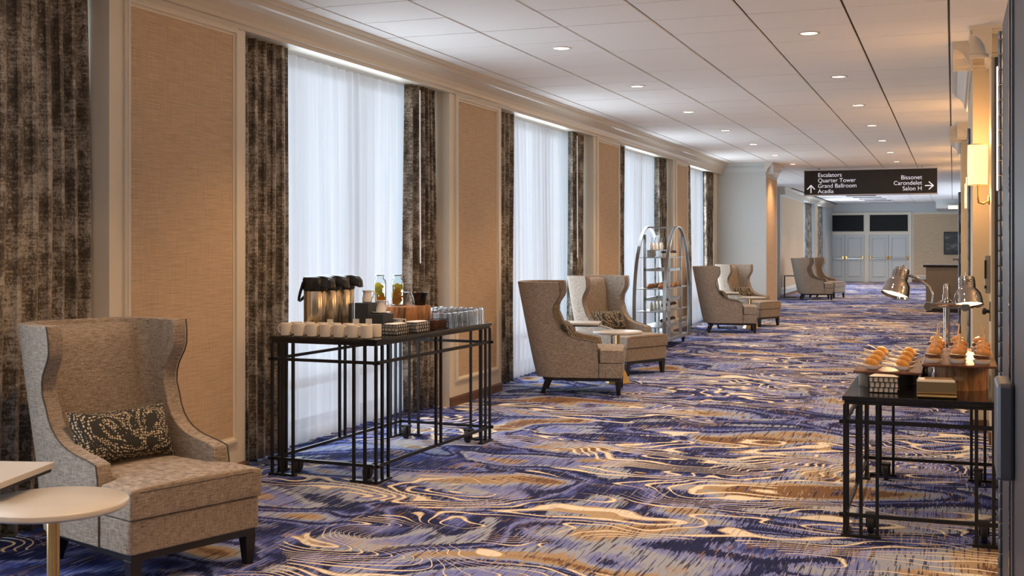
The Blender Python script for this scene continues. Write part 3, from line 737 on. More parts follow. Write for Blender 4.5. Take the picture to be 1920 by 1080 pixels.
    for sx, sy in ((0, 1), (0, -1), (1, 1), (1, -1)):
        x = X0-.045 if sx == 0 else X0-.80; y = sy*(.325 if sx == 0 else .235); k = -.06 if sx else .004
        mb = MB(); a, b = .020, .032
        mb.hexa([Vector((x+k+u*a, y+v*a, 0)) for u, v in ((-1, -1), (1, -1), (1, 1), (-1, 1))], [Vector((x+u*b, y+v*b, .15)) for u, v in ((-1, -1), (1, -1), (1, 1), (-1, 1))])
        mb.build('leg', 'darkwood', t, bevel=.003)
    return t
CH = [((-3.386, 4.80), -19, 'tweed wing armchair nearest the camera, in the left foreground'),
      ((-3.36, 12.52), 13, 'tweed wing armchair seen from its side, first beyond the coffee cart'),
      ((-3.516, 14.23), -27, 'tweed wing armchair facing the camera in front of the tall pastry trolley'),
      ((-3.37, 21.81), 13, 'tweed wing armchair seen from its side, just beyond the pastry trolley'),
      ((-3.34, 23.46), -24, 'tweed wing armchair against the pale grey wall past the pastry trolley'),
      ((-3.30, 35.40), 13, 'grey looking wing armchair nearer of the two at the far brown wall'),
      ((-3.15, 36.5), -20, 'wing armchair farthest down the corridor, partly hidden behind another')]
ch0 = make_chair(CH[0][2])
def chair_at(p, deg):
    a = R(deg); return (p[0]-.44*math.cos(a), p[1]-.44*math.sin(a), 0), a
for i, (p, deg, lab) in enumerate(CH):
    loc, a = chair_at(p, deg)
    if i == 0: ch0.location = loc; ch0.rotation_euler = (0, 0, a)
    else: dup(ch0, lab, loc, a)
# lumbar pillows
def make_pillow(label):
    W, H, T = .60, .285, .15; n = 16; mb = MB(); bm = mb.bm; g = {}
    for s_ in (1, -1):
        for i in range(n+1):
            for j in range(n+1):
                u = -1+2*i/n; v = -1+2*j/n; rim = (i in (0, n) or j in (0, n))
                if rim and s_ == -1: g[s_, i, j] = g[1, i, j]; continue
                hgt = T/2*((1-abs(u)**3.2)*(1-abs(v)**2.6))**.55 if not rim else 0
                g[s_, i, j] = bm.verts.new((s_*hgt, u*W/2*(1-.05*(1-v*v)*abs(u)**3), v*H/2*(1-.09*(1-u*u)*abs(v)**3)+.012*math.sin(u*2.1)))
        for i in range(n):
            for j in range(n):
                f = [g[s_, i, j], g[s_, i+1, j], g[s_, i+1, j+1], g[s_, i, j+1]]
                bm.faces.new(f if s_ == 1 else f[::-1])
    return tag(mb.build('lumbar_pillow', 'pillow', smooth=True), label, 'pillow', 'dotted lumbar pillows on the armchairs')
pl0 = None
PW = ['nearest armchair in the left foreground', 'side-on armchair first beyond the coffee cart', 'armchair in front of the pastry trolley', 'side-on armchair past the pastry trolley', 'armchair against the pale grey wall']
for i in range(5):
    (p, deg, _) = CH[i]; loc, a = chair_at(p, deg); px = -.145
    lab = 'charcoal and cream dotted lumbar pillow on the %s' % PW[i]
    if pl0 is None: pl0 = make_pillow(lab); q = pl0
    else: q = pl0.copy(); C.objects.link(q); q['label'] = lab
    off = Matrix.Rotation(a, 3, 'Z') @ Vector((px-.01, -.03, .634))
    q.location = Vector(loc)+off
    q.rotation_mode = 'XYZ'; q.rotation_euler = (Matrix.Rotation(a+R(6), 3, 'Z') @ Matrix.Rotation(R(-24), 3, 'Y') @ Matrix.Rotation(R(-4), 3, 'X')).to_euler()

# ------------------------------------------------------------------ side tables
def make_round(label, loc):
    t = thing('round_side_table', label, 'side table', loc, 0, 'round side tables between the armchairs')
    mb = MB(); mb.lathe([(.272, .572), (.283, .580), (.283, .596), (.279, .60), (.1, .60), (.01, .60)], 48); mb.build('tabletop', 'tabletop', t, smooth=True)
    mb = MB(); mb.lathe([(.024, .22), (.024, .574)], 20); mb.build('stem', 'gold', t, smooth=True)
    mb = MB(); mb.lathe([(.150, 0), (.150, .008), (.10, .12), (.05, .22), (.026, .26)], 6); mb.build('pedestal', 'gold', t)
    return t
r0 = make_round('round pale side table with gold stem in the left foreground corner', (-3.288, 3.713, 0))
dup(r0, 'round pale side table with gold stem between the middle armchair pair', (-3.62, 13.24, 0))
dup(r0, 'round pale side table with gold stem between the armchairs past the trolley', (-3.60, 22.68, 0))
def make_ctable(label, loc, a):
    t = thing('square_side_table', label, 'side table', loc, a, 'square side tables between the armchairs')
    mb = MB(); mb.box(-.42, 0, -.44, 0, .655, .68); mb.build('tabletop', 'tabletop', t, bevel=.003)
    mb = MB(); mb.box(-.41, -.01, -.43, -.01, .640, .655)
    for y in (-.40, -.05): mb.box(-.40, -.378, y, y+.022, 0, .64); mb.box(-.40, -.03, y, y+.022, 0, .018)
    mb.box(-.40, -.378, -.40, -.03, 0, .018); mb.build('frame', 'black', t)
    return t
c0 = make_ctable('square pale side table with thin dark frame cut by the left edge of the picture', (-3.56, 4.03, 0), R(15))
dup(c0, 'square pale side table with thin dark frame between the middle armchair pair', (-3.95, 13.71, 0), R(12))
dup(c0, 'square pale side table with thin dark frame between the armchairs past the trolley', (-3.88, 22.95, 0), R(12))
dup(c0, 'dark framed square side table behind the farthest armchairs at the brown wall', (-4.38, 36.55, 0), R(5))

# ------------------------------------------------------------------ serving carts
def make_cart(label, loc, rz, W, L, H, zlow, zup):
    t = thing('serving_cart', label, 'cart', loc, rz)
    p = .009; w, l = W/2-.014, L/2-.014
    mb = MB(); mb.box(-W/2, W/2, -L/2, L/2, H-.026, H); mb.build('worktop', 'granite', t, bevel=.004)
    mb = MB(); mb.box(-W/2+.012, W/2-.012, -L/2+.012, L/2-.012, H-.045, H-.026); mb.build('apron', 'black', t)
    pm = {}
    def post(x, y, z0=.014, s=1.0):
        q = MB(); q.box(x-p*s, x+p*s, y-p*s, y+p*s, z0, H-.045); q.build('post', 'black', t)
    for sx in (-1, 1):
        for sy in (-1, 1):
            for dx, dy in ((0, 0), (.085, 0), (.17, 0), (0, .085), (0, .17)): post(sx*(w-dx), sy*(l-dy))
            q = MB(); q.box(sx*(w+.02), sx*(w-.19), sy*(l+.02), sy*(l-.02), 0, .016); q.box(sx*(w+.02), sx*(w-.02), sy*(l-.02), sy*(l-.19), 0, .016); q.build('foot_plate', 'black', t)
            q = MB(); cx, cy = sx*(w-.13), sy*(l-.13); q.box(cx-.03, cx+.03, cy-.03, cy+.03, zlow-.02, zlow-.008); q.box(cx-.026, cx-.019, cy-.03, cy+.02, .035, zlow-.012); q.box(cx+.019, cx+.026, cy-.03, cy+.02, .035, zlow-.012)
            c_ = q.build('caster', 'black', t)
            q = MB(); q.lathe([(.044, -.018), (.052, -.012), (.052, .012), (.044, .018)], 18, (cx, cy-.012, .052), Matrix.Rotation(R(90), 3, 'Y')); q.build('wheel', 'rubber', c_, smooth=True)
        post(sx*w, -.04, zlow); post(sx*w, .04, zlow)
    for z in (zlow, zup):
        for s_ in (-1, 1):
            q = MB(); q.box(s_*w-.008, s_*w+.008, -l-.03, l+.03, z-.011, z+.011); q.build('rail', 'black', t)
            q = MB(); q.box(-w-.03, w+.03, s_*l-.008, s_*l+.008, z-.0105, z+.0105); q.build('rail', 'black', t)
    return t
make_cart('black metal serving cart with granite top holding the coffee service', (-3.985, 8.07, 0), R(-2.5), .85, 1.90, .963, .115, .805)
make_cart('low black metal serving cart holding sliders and heat lamp at right', (-.135, 7.66, 0), R(0), .87, 1.88, .77, .12, .63)

# coffee service, in cart coordinates x (left to right), y (near to far)
CA = R(-2.5)
def on_cart(x, y, z=.963):
    v = Matrix.Rotation(CA, 3, 'Z') @ Vector((x, y, 0)); return (v.x-3.985, v.y+8.07, z)
def make_mug(label, loc):
    t = thing('coffee_mug', label, 'mug', loc, CA)
    mb = MB(); mb.lathe([(.034, 0), (.040, .004), (.041, .085), (.0405, .088), (.037, .085), (.036, .012), (.01, .010)], 22); mb.build('body', 'ceramic', t, smooth=True)
    mb = MB(); mb.tube([(-.040, 0, .074), (-.056, 0, .076), (-.068, 0, .060), (-.067, 0, .034), (-.054, 0, .018), (-.040, 0, .022)], .0055, 8); mb.build('handle', 'ceramic', t, smooth=True)
    return t
m0 = None
for r_ in range(2):
    for k in range(7):
        loc = on_cart(-.335+.1065*k, -.875+.125*r_)
        lab = 'cream coffee mug %s from the left in the %s row on the coffee cart' % (ORD[k], ('front', 'back')[r_])
        if m0 is None: m0 = make_mug(lab, loc); m0['group'] = 'cream coffee mugs'
        else: dup(m0, lab, loc)
def make_airpot(label, loc):
    t = thing('airpot', label, 'airpot', loc, CA, 'steel airpots on the coffee cart')
    mb = MB(); mb.lathe([(.078, 0), (.082, .006), (.082, .300), (.078, .307)], 36); mb.build('body', 'steel', t, smooth=True)
    mb = MB(); mb.lathe([(.083, .303), (.088, .315), (.090, .385), (.084, .402), (.05, .410), (.01, .411)], 32); mb.build('lid', 'blackplastic', t, smooth=True)
    mb = MB(); rs = []
    for x, w, z0, z1 in ((.02, .055, .335, .411), (.09, .050, .333, .409), (.125, .042, .328, .397), (.150, .032, .318, .375), (.158, .022, .318, .350)):
        rs.append([Vector((x, -w, z0)), Vector((x, w, z0)), Vector((x, w*.8, z1)), Vector((x, -w*.8, z1))])
    mb.rings(rs); mb.build('spout', 'blackplastic', t, smooth=True, bevel=.008)
    mb = MB(); pts = [(-.05-.085*math.sin(a)*.95, -.078+.156*k/10, .365-.135*math.sin(a)) for k in range(11) for a in (PI*k/10,)]; mb.tube(pts, .011, 8); mb.build('handle', 'blackplastic', t, smooth=True)
    mb = MB(); mb.box(-.098, -.085, -.018, .018, .32, .365); mb.build('hinge', 'blackplastic', t)
    return t
a0 = make_airpot('stainless airpot with black lid, nearest of the three on the coffee cart', on_cart(-.275, -.60))
dup(a0, 'stainless airpot with black lid, middle one of the three on the coffee cart', on_cart(-.270, -.415))
dup(a0, 'stainless airpot with black lid, farthest of the three on the coffee cart', on_cart(-.265, -.23))
# stepped slate riser
t = thing('stepped_riser', 'dark slate stepped display riser right of the airpots', 'riser', on_cart(-.075, -.20), CA)
mb = MB(); mb.box(-.07, .045, -.07, .09, 0, .205); mb.build('tall_block', 'slate', t, bevel=.003)
mb = MB(); mb.box(.047, .17, -.07, .09, 0, .125); mb.build('low_block', 'slate', t, bevel=.003)
def make_pitcher(label, loc, s=1.0):
    t = thing('milk_pitcher', label, 'pitcher', loc, CA, 'white milk pitchers on the coffee cart')
    mb = MB(); n = 22; rs = []
    for r, z in ((.030, 0), (.038, .006), (.038, .03), (.030, .062), (.032, .080), (.036, .090), (.034, .090), (.030, .078), (.028, .06), (.034, .03), (.01, .01)):
        ring = []
        for i in range(n):
            a = 2*PI*i/n; rr = r
            if z > .07: rr += .012*max(0, math.cos(a-PI))**6*(z-.07)/.02
            ring.append(Vector((rr*math.cos(a), rr*math.sin(a), z)))
        rs.append(ring)
    mb.rings(rs); mb.build('body', 'white', t, smooth=True)
    mb = MB(); mb.tube([(.033, 0, .084), (.056, 0, .086), (.060, 0, .07), (.052, 0, .045), (.036, 0, .024)], .0045, 8); mb.build('handle', 'white', t, smooth=True)
    return t
p0 = make_pitcher('white milk pitcher on the upper step of the slate riser', on_cart(-.085, -.19, .963+.205))
sau = MB(); sau.lathe([(.03, 0), (.062, .006), (.070, .012), (.066, .012), (.03, .006), (.01, .005)], 28)
o = sau.build('saucer', 'white', None, smooth=True, loc=on_cart(.035, -.19, .963+.125)); tag(o, 'white saucer under the milk pitcher on the lower riser step', 'saucer')
dup(p0, 'white milk pitcher on a saucer on the lower step of the slate riser', on_cart(.035, -.19, .963+.131))
dup(p0, 'white milk pitcher standing on the cart in front of the wood block', on_cart(.175, -.18))
# wood block with infused water bottles and buckets
t = thing('wood_riser', 'dark red brown wooden block under the fruit water bottles', 'riser', on_cart(-.10, .30), CA)
mb = MB(); puff(mb, rounded([(-.16, -.20), (.205, -.20), (.205, .20), (-.16, .20)], .03), [(0, 0), (-.003, .08), (0, .153), (.004, .158)]); mb.build('block', 'log', t, smooth=True)
def make_bottle(label, loc, kind):
    t = thing('fruit_water_bottle', label, 'bottle', loc, CA, 'fruit water bottles')
    mb = MB(); mb.lathe([(.046, 0), (.050, .006), (.050, .185), (.044, .20), (.032, .21), (.032, .232), (.029, .232), (.029, .209), (.041, .197), (.047, .183), (.047, .010), (.01, .008)], 28); mb.build('bottle', 'jar', t, smooth=True)
    mb = MB(); mb.lathe([(.01, .0085), (.0465, .0105), (.0465, .168), (.01, .168)], 24); mb.build('water', 'water', t, smooth=True)
    mb = MB(); mb.lathe([(.036, .232), (.036, .241), (.01, .243)], 24); mb.build('lid', 'silver', t, smooth=True)
    rnd = random.Random(kind)
    for k in range(11):
        z = .032+.0122*k; rot = Matrix.Rotation(rnd.uniform(-1.0, 1.0), 3, 'X') @ Matrix.Rotation(rnd.uniform(-1.0, 1.0), 3, 'Y')
        mb = MB(); mb.lathe([(.001, -.002), (.028, -.003), (.030, 0), (.028, .003), (.001, .002)], 14, (rnd.uniform(-.012, .012), rnd.uniform(-.012, .012), z), rot)
        mm = ('orange', 'lemon', 'orange')[k % 3] if k < 5 else (('lemon', 'lemon', 'lime')[k % 3] if kind == 1 else ('lime', 'lemon', 'orange')[k % 3])
        mb.build('citrus_slice', mm, t, smooth=True)
    return t
make_bottle('glass bottle of lemon and orange water, left of the pair on the wood block', on_cart(-.225, .25, .963+.158), 1)
make_bottle('glass bottle of orange and lime water, right of the pair on the wood block', on_cart(-.10, .31, .963+.158), 2)
def bucket(label, loc, m, r=.05, h=.105):
    mb = MB(); mb.lathe([(r*.75, 0), (r*.8, .005), (r*.95, h*.6), (r*1.22, h*.97), (r*1.28, h), (r*1.2, h*.98), (r*.9, h*.6), (r*.72, .012), (.01, .01)], 24)
    return tag(mb.build('ice_bucket', m, None, smooth=True, loc=loc), label, 'bucket')
bucket('dark hammered bucket with flared rim beside the fruit water bottles', on_cart(.03, .44, .963+.158), 'darkglass', .056, .10)
bucket('silver bucket half hidden behind the right fruit water bottle', on_cart(-.13, .43, .963+.158), 'silver', .05, .10)
# wire baskets
def make_basket(label, loc, rz, L, W, H, fill='napkin', group=None, grid=(6, 3)):
    t = thing('wire_basket', label, 'basket', loc, rz, group)
    mb = MB(); r = .0022
    def side(p0, p1, n):
        p0, p1 = Vector(p0), Vector(p1); dz = H/grid[1]
        for rr in range(grid[1]):
            for k in range(n):
                a = p0.lerp(p1, (k+.08+(.28 if rr % 2 else 0)*(1 if k < n-1 else 0))/n); b = p0.lerp(p1, min(1, (k+.90+(.28 if rr % 2 else 0))/n))
                z0, z1 = .003+rr*dz, .003+(rr+.92)*dz
                mb.tube([(a.x, a.y, z0), (b.x, b.y, z0), (b.x, b.y, z1), (a.x, a.y, z1)], r, 4, closed=True)
    for sy in (-1, 1): side((-L/2, sy*W/2, 0), (L/2, sy*W/2, 0), grid[0])
    n2 = max(2, round(grid[0]*W/L))
    for sx in (-1, 1): side((sx*L/2, -W/2, 0), (sx*L/2, W/2, 0), n2)
    for z in (.003, H): mb.tube([(-L/2, -W/2, z), (L/2, -W/2, z), (L/2, W/2, z), (-L/2, W/2, z)], r*1.3, 5, closed=True)
    mb.build('wire_mesh', 'black', t)
    mb = MB(); q = .006
    if fill == 'napkin':
        for k in range(6):
            z = .004+H*.16*k; mb.box(-L/2+q+random.uniform(0, .006), L/2-q-random.uniform(0, .006), -W/2+q, W/2-q, z, z+H*.145)
        mb.hexa([Vector((-L/2+q, -W/2+q, H*.97)), Vector((L/2-q, -W/2+q, H*.97)), Vector((L/2-q, W/2-q, H*.97)), Vector((-L/2+q, W/2-q, H*.97))], [Vector((-L*.3, -W*.2, H*1.06)), Vector((L*.25, -W*.3, H*1.14)), Vector((L*.32, W*.3, H*1.08)), Vector((-L*.3, W*.3, H*1.12))])
        mb.build('napkins', 'napkin', t)
    else:
        for k in range(8): mb.box(-L/2+q+k*(L-2*q)/8, -L/2+q+k*(L-2*q)/8+.012, -W/2+q, W/2-q, .004, H*random.uniform(.9, 1.0))
        mb.build('packets', 'syrup', t)
    return t
make_basket('black wire basket of folded napkins, nearer of two on the coffee cart', on_cart(.300, -.46), CA+R(90), .20, .12, .072)
make_basket('black wire basket of white napkins, farther of two on the coffee cart', on_cart(.325, -.185), CA+R(90), .22, .12, .072)
make_basket('dark wire basket of brown sugar packets beside the glasses', on_cart(.325, .12), CA+R(90), .22, .11, .068, 'sugar')
# little cards
for k, (x, y, lab) in enumerate(((-.09, -.70, 'small folded menu card behind the mugs, left of three'), (.06, -.60, 'small folded menu card behind the mugs, middle of three'), (.135, -.55, 'small leaning menu card behind the mugs, right of three'))):
    mb = MB(); mb.hexa([Vector((-.022, -.014, 0)), Vector((.022, -.014, 0)), Vector((.022, -.012, 0)), Vector((-.022, -.012, 0))], [Vector((-.022, 0, .11)), Vector((.022, 0, .11)), Vector((.022, .002, .11)), Vector((-.022, .002, .11))])
    mb.hexa([Vector((-.022, .014, 0)), Vector((.022, .014, 0)), Vector((.022, .016, 0)), Vector((-.022, .016, 0))], [Vector((-.022, .002, .11)), Vector((.022, .002, .11)), Vector((.022, .004, .11)), Vector((-.022, .004, .11))])
    o = mb.build('menu_card', 'napkin', None, loc=on_cart(x, y)); o.rotation_euler = (0, 0, CA+R(12)); tag(o, lab, 'card')
# upturned tumblers
g0 = None
cnt = 0
for cidx in range(5):
    for k in range(9):
        x = .355-.095*cidx; y = .055+.099*k+.010*cidx
        if k < (2, 2, 5, 6, 6)[cidx] or y > .92: continue
        loc = on_cart(x, y)
        lab = 'upturned tumbler, %s from the far end in the %s row on the coffee cart' % (ORD[8-k], ('front', 'second', 'third', 'fourth', 'back')[cidx])
        if g0 is None:
            mb = MB(); n = 16
            prof = [(.042, 0), (.0425, .004), (.041, .03), (.037, .07), (.038, .085), (.035, .118), (.032, .125), (.01, .125), (.01, .110), (.030, .108), (.034, .085), (.0335, .07), (.037, .03), (.039, .0)]
            mb.lathe(prof, n, cap0=False, cap1=False)
            bm = mb.bm
            mb.build_ = None
            v = [bm.verts.new((.01*math.cos(2*PI*i/n), .01*math.sin(2*PI*i/n), .125)) for i in range(n)]; bm.faces.new(v)
            v = [bm.verts.new((.01*math.cos(2*PI*i/n), .01*math.sin(2*PI*i/n), .110)) for i in range(n)]; bm.faces.new(v)
            v0 = [bm.verts.new((.042*math.cos(2*PI*i/n), .042*math.sin(2*PI*i/n), 0)) for i in range(n)]; v1 = [bm.verts.new((.039*math.cos(2*PI*i/n), .039*math.sin(2*PI*i/n), 0)) for i in range(n)]
            for i in range(n): bm.faces.new((v0[i], v0[(i+1) % n], v1[(i+1) % n], v1[i]))
            bmesh.ops.remove_doubles(bm, verts=bm.verts[:], dist=1e-5)
            g0 = mb.build('tumbler', 'tumbler', None, smooth=True, loc=loc); tag(g0, lab, 'glass', 'upside down tumblers on the coffee cart')
        else:
            q = g0.copy(); C.objects.link(q); q.location = loc; q['label'] = lab

# ------------------------------------------------------------------ food cart
ZT = .77
t = thing('serving_board', 'low dark wood board holding white spoons of fried pastries', 'board', (-.35, 7.58, .858))
mb = MB(); mb.box(-.19, .185, -.49, .49, 0, .014); mb.build('board', 'walnut', t, bevel=.003)
t = thing('serving_board', 'raised dark wood board holding rows of sliders', 'board', (.03, 7.58, .918))
mb = MB(); mb.box(-.193, .20, -.58, .58, 0, .014); mb.build('board', 'walnut', t, bevel=.003)
def log(label, loc, r, h, sx=1, sy=1, m='log'):
    mb = MB(); n = 40; rnd = random.Random(3); prof = [rnd.uniform(-.05, .05) for _ in range(n)]
    rs = []
    for z in (0, h*.3, h*.7, h):
        rs.append([Vector(((r*(1+.6*prof[i]+.02*math.sin(5*2*PI*i/n)))*math.cos(2*PI*i/n)*sx, (r*(1+.6*prof[i]))*math.sin(2*PI*i/n)*sy, z)) for i in range(n)])
    mb.rings(rs); return tag(mb.build('log_riser', m, None, smooth=True, loc=loc), label, 'riser')
log('brown bark log riser under the slider board', (.045, 7.34, ZT), .145, .148, 1.0, 1.05)
log('dark log riser in shadow under the spoon board', (-.31, 7.50, ZT), .12, .088, 1.0, 1.3, 'darkwood')  # shade under the board put into the log's near-black colour
mb = MB(); mb.lathe([(.05, 0), (.052, .004), (.052, .084), (.05, .088)], 24); tag(mb.build('stone_riser', 'switch', None, smooth=True, loc=(-.470, 7.25, ZT)), 'pale grey round riser under the left corner of the spoon board', 'riser')
mb = MB(); mb.lathe([(.035, 0), (.037, .004), (.037, .10), (.03, .11)], 20); tag(mb.build('steel_pot', 'chrome', None, smooth=True, loc=(-.16, 7.75, ZT)), 'small shiny steel pot between the two serving boards', 'pot')
# sliders
def make_slider(label, loc, rz):
    t = thing('slider', label, 'burger', loc, rz, 'mini burgers on the raised board')
    mb = MB(); mb.lathe([(.022, .0), (.034, .005), (.036, .022), (.027, .030), (.01, .030)], 20, sx=.95, sy=.9); mb.build('bottom_bun', 'bunlow', t, smooth=True)
    mb = MB(); rnd = random.Random(4); n = 20; rs = []
    for r, z in ((.025, .028), (.039, .030), (.041, .038), (.037, .044), (.02, .044)):
        rs.append([Vector((r*(1+.12*math.sin(5*2*PI*i/n)*(.5 if r < .03 else 1))*math.cos(2*PI*i/n), r*(1+.1*math.cos(4*2*PI*i/n))*math.sin(2*PI*i/n), z+.003*math.sin(3*2*PI*i/n))) for i in range(n)])
    mb.rings(rs); mb.build('filling', 'patty', t, smooth=True)
    mb = MB(); rs = []
    for r, z in ((.03, .046), (.038, .047), (.040, .052), (.03, .056)): rs.append([Vector((r*(1+.08*math.sin(7*2*PI*i/n))*math.cos(2*PI*i/n), r*math.sin(2*PI*i/n), z)) for i in range(n)])
    mb.rings(rs); mb.build('garnish', 'slaw', t, smooth=True)
    mb = MB(); mt = Matrix.Rotation(R(8), 3, 'Y'); mb.lathe([(.03, .050), (.040, .056), (.041, .066), (.036, .080), (.025, .090), (.012, .095), (.003, .096)], 22, mtx=mt); mb.build('top_bun', 'bun', t, smooth=True)
    mb = MB(); mb.box(-.0025, .0025, -.005, .005, .085, .185, Matrix.Rotation(R(6), 4, 'Y')); mb.build('pick', 'pick', t, bevel=.001)
    for ch in kids(t): ch.scale = (1.0, 1.0, .86)
    return t
def make_dish(label, loc):
    mb = MB(); mb.lathe([(.030, 0), (.036, .003), (.044, .020), (.046, .024), (.042, .024), (.034, .008), (.01, .006)], 24, sx=1.08)
    return tag(mb.build('ramekin', 'white', None, smooth=True, loc=loc), label, 'dish', 'small white dishes under the sliders')
s0 = d0 = None
for c_ in range(3):
    for k in range(4):
        x = -.10+.128*c_+.006*((k*7+c_*3) % 3-1); y = 7.085+.295*k+.01*((c_*5+k) % 3); z = .932
        ql = '%s from the front in the %s column of the slider board' % (ORD[k], ('left', 'middle', 'right')[c_])
        if s0 is None:
            d0 = make_dish('small white dish, '+ql, (x, y, z)); s0 = make_slider('slider on a pick, '+ql, (x, y, z+.008), .3)
        else:
            q = d0.copy(); C.objects.link(q); q.location = (x, y, z); q['label'] = 'small white dish, '+ql
            dup(s0, 'slider on a pick, '+ql, (x, y, z+.008), random.uniform(-.8, .8))
# white spoons with fried pastries
def make_spoon(label, loc):
    t = thing('tasting_spoon', label, 'spoon', loc, 0, 'white tasting spoons on the low board')
    mb = MB(); n = 24; rs = []
    for r, z in ((.4, 0), (.55, .002), (.85, .014), (1.0, .028), (.96, .028), (.8, .016), (.5, .006), (.05, .005)):
        ring = []
        for i in range(n):
            a = 2*PI*i/n; x = math.cos(a)*.052*r; y = math.sin(a)*.036*r
            if x < 0: x *= 1+.55*max(0, (r-.6))
            ring.append(Vector((x, y, z)))
        rs.append(ring)
    mb.rings(rs); mb.build('bowl', 'white', t, smooth=True)
    mb = MB(); mb.tube([(-.055, 0, .027), (-.085, 0, .032), (-.12, 0, .040)], [.012, .009, .008], 8); mb.build('handle', 'white', t, smooth=True)
    return t
def make_roll(label, loc):
    t = thing('fried_roll', label, 'pastry', loc, 0, 'fried pastries in the spoons')
    mb = MB(); n = 14; rs = []
    for k in range(9):
        u = -1+2*k/8; r = .021*math.sqrt(max(.02, 1-abs(u)**3)); x = .040*u
        rs.append([Vector((x, r*math.cos(2*PI*i/n)*(1+.07*math.sin(3*i+k)), r*math.sin(2*PI*i/n)*(1+.06*math.cos(2*i+k))+.010*(1-u*u)-.25*x)) for i in range(n)])
    mb.rings(rs); mb.build('crust', 'fried', t, smooth=True)
    mb = MB(); mb.tube([(-.03, 0, .012), (-.095, .004, .042)], .0032, 6); mb.build('stick', 'whiteplate', t, smooth=True)
    return t
sp0 = fr0 = None
for c_ in range(2):
    for k in range(4):
        x = -.435+.17*c_+.004*k; y = 7.18+.29*k; z = .872
        ql = '%s from the front in the %s column on the low board' % (ORD[k], ('left', 'right')[c_])
        if sp0 is None: sp0 = make_spoon('white tasting spoon, '+ql, (x, y, z)); fr0 = make_roll('fried pastry, '+ql, (x-.006, y, z+.036))
        else:
            dup(sp0, 'white tasting spoon, '+ql, (x, y, z), random.uniform(-.15, .15))
            dup(fr0, 'fried pastry, '+ql, (x-.006, y, z+.034), random.uniform(-.2, .2))
mb = MB(); 
for x, y in ((-.55, 7.62), (-.40, 7.66)): pass
make_basket('black wire basket of napkins at the front of the food cart', (-.365, 6.98, ZT), R(2), .165, .11, .088, 'napkin', None, (6, 3))
t = thing('cutlery_caddy', 'gold metal napkin box with forks lying on it on the food cart', 'cutlery box', (-.085, 6.83, ZT), R(3))
mb = MB(); mb.extr([(-.07, 0), (-.082, .012), (-.074, .022), (-.078, .030), (-.07, .035), (-.07, .09), (.07, .09), (.07, 0)], 'x', -.10, .10); mb.build('box', 'champagne', t)
mb = MB(); mb.box(-.092, .092, -.062, .062, .085, .100); mb.build('napkins', 'napkin', t)
for k in range(5):
    mb = MB(); y = -.04+.022*k; mb.box(-.06, .085, y-.003, y+.003, .100, .104)
    mb.box(.083, .095, y-.009, y+.009, .101, .1045)
    for q in (-.008, -.0027, .0027, .008): mb.box(.093, .135, y+q-.0012, y+q+.0012, .100+.002*k, .1035+.002*k)
    mb.build('fork', 'steel', t)
# heat lamp
hl = thing('heat_lamp', 'polished chrome twin arm heat lamp standing on the food cart', 'heat lamp', (-.040, 8.34, ZT))
mb = MB(); mb.lathe([(.10, 0), (.10, .012), (.04, .02), (.02, .03)], 28); mb.build('base', 'chrome', hl, smooth=True)
mb = MB(); mb.lathe([(.021, .02), (.021, .46), (.026, .462), (.026, .495), (.021, .50), (.021, .55), (.018, .565), (.008, .572)], 20); mb.build('pole', 'chrome', hl, smooth=True)
mb = MB(); mb.tube([(-.11, -.02, .432), (0, -.03, .437), (.12, -.035, .43)], .011, 10)
for x in (-.04, .04): mb.lathe([(.017, -.01), (.017, .01)], 12, (x, -.03, .436), Matrix.Rotation(R(90), 3, 'Y'))
mb.lathe([(.035, .415), (.036, .42), (.036, .455), (.035, .46)], 20); mb.build('cross_arm', 'chrome', hl, smooth=True)
for i, (cx, cz, tilt, y) in enumerate(((-.325, .490, 14, -.02), (.135, .432, -4, -.06))):
    pl = 'left' if i == 0 else 'right'; kx = -.115 if i == 0 else .115
    mb = MB()
    if i == 0: mb.tube([(-.085, -.02, .44), (-.085, -.02, .50), (-.105, -.01, .545), (-.16, 0, .590), (-.22, .01, .618), (-.29, .01, .635)], .010, 10)
    else: mb.tube([(.115, -.035, .43), (.150, -.02, .44), (.165, -.02, .50), (.15, -.05, .56), (.132, -.06, .60)], .010, 10)
    mb.build('arm', 'chrome', hl, smooth=True)
    mb = MB(); mb.lathe([(.027, -.014), (.030, 0), (.027, .014)], 18, (kx, -.04, .42), Matrix.Rotation(R(90), 3, 'X')); mb.build('knob', 'chrome', hl, smooth=True)
    mt = Matrix.Rotation(R(-17), 3, 'X') @ Matrix.Rotation(R(tilt), 3, 'Y') @ Matrix.Scale(.93, 3)
    mb = MB(); L = Vector((cx, y, cz)); 
    mb.lathe([(.102, 0), (.099, .006), (.094, .045), (.087, .082), (.070, .108), (.057, .120), (.055, .190), (.051, .202), (.03, .204), (.008, .206), (.012, .215), (.012, .222), (.007, .230), (.002, .236)], 32, L, mt, cap0=False)
    sh = mb.build('lamp_shade', 'chrome', hl, smooth=True); q = sh.modifiers.new('solid', 'SOLIDIFY'); q.thickness = .002; q.offset = -1
    mb = MB()
    for a in range(0, 12):
        for b in range(3):
            an = 2*PI*a/12; p = mt @ Vector((.0565*math.cos(an), .0565*math.sin(an), .142+.016*b)); mb.lathe([(.0035, -.002), (.0035, .002)], 6, L+p, mt @ Matrix.Rotation(an, 3, 'Z') @ Matrix.Rotation(R(90), 3, 'Y'))
    mb.build('vent_holes', 'black', sh)
    mb = MB(); mb.lathe([(.01, .010), (.06, .013), (.088, .018), (.08, .035), (.05, .07), (.02, .085)], 24, L, mt); mb.build('bulb', 'bulb', sh, smooth=True)
    light('lamp', 'SPOT', L+mt @ Vector((0, 0, -.01)), 22, (1, .66, .32), hl, .04, (R(-17), R(tilt), 0), R(130), .6)

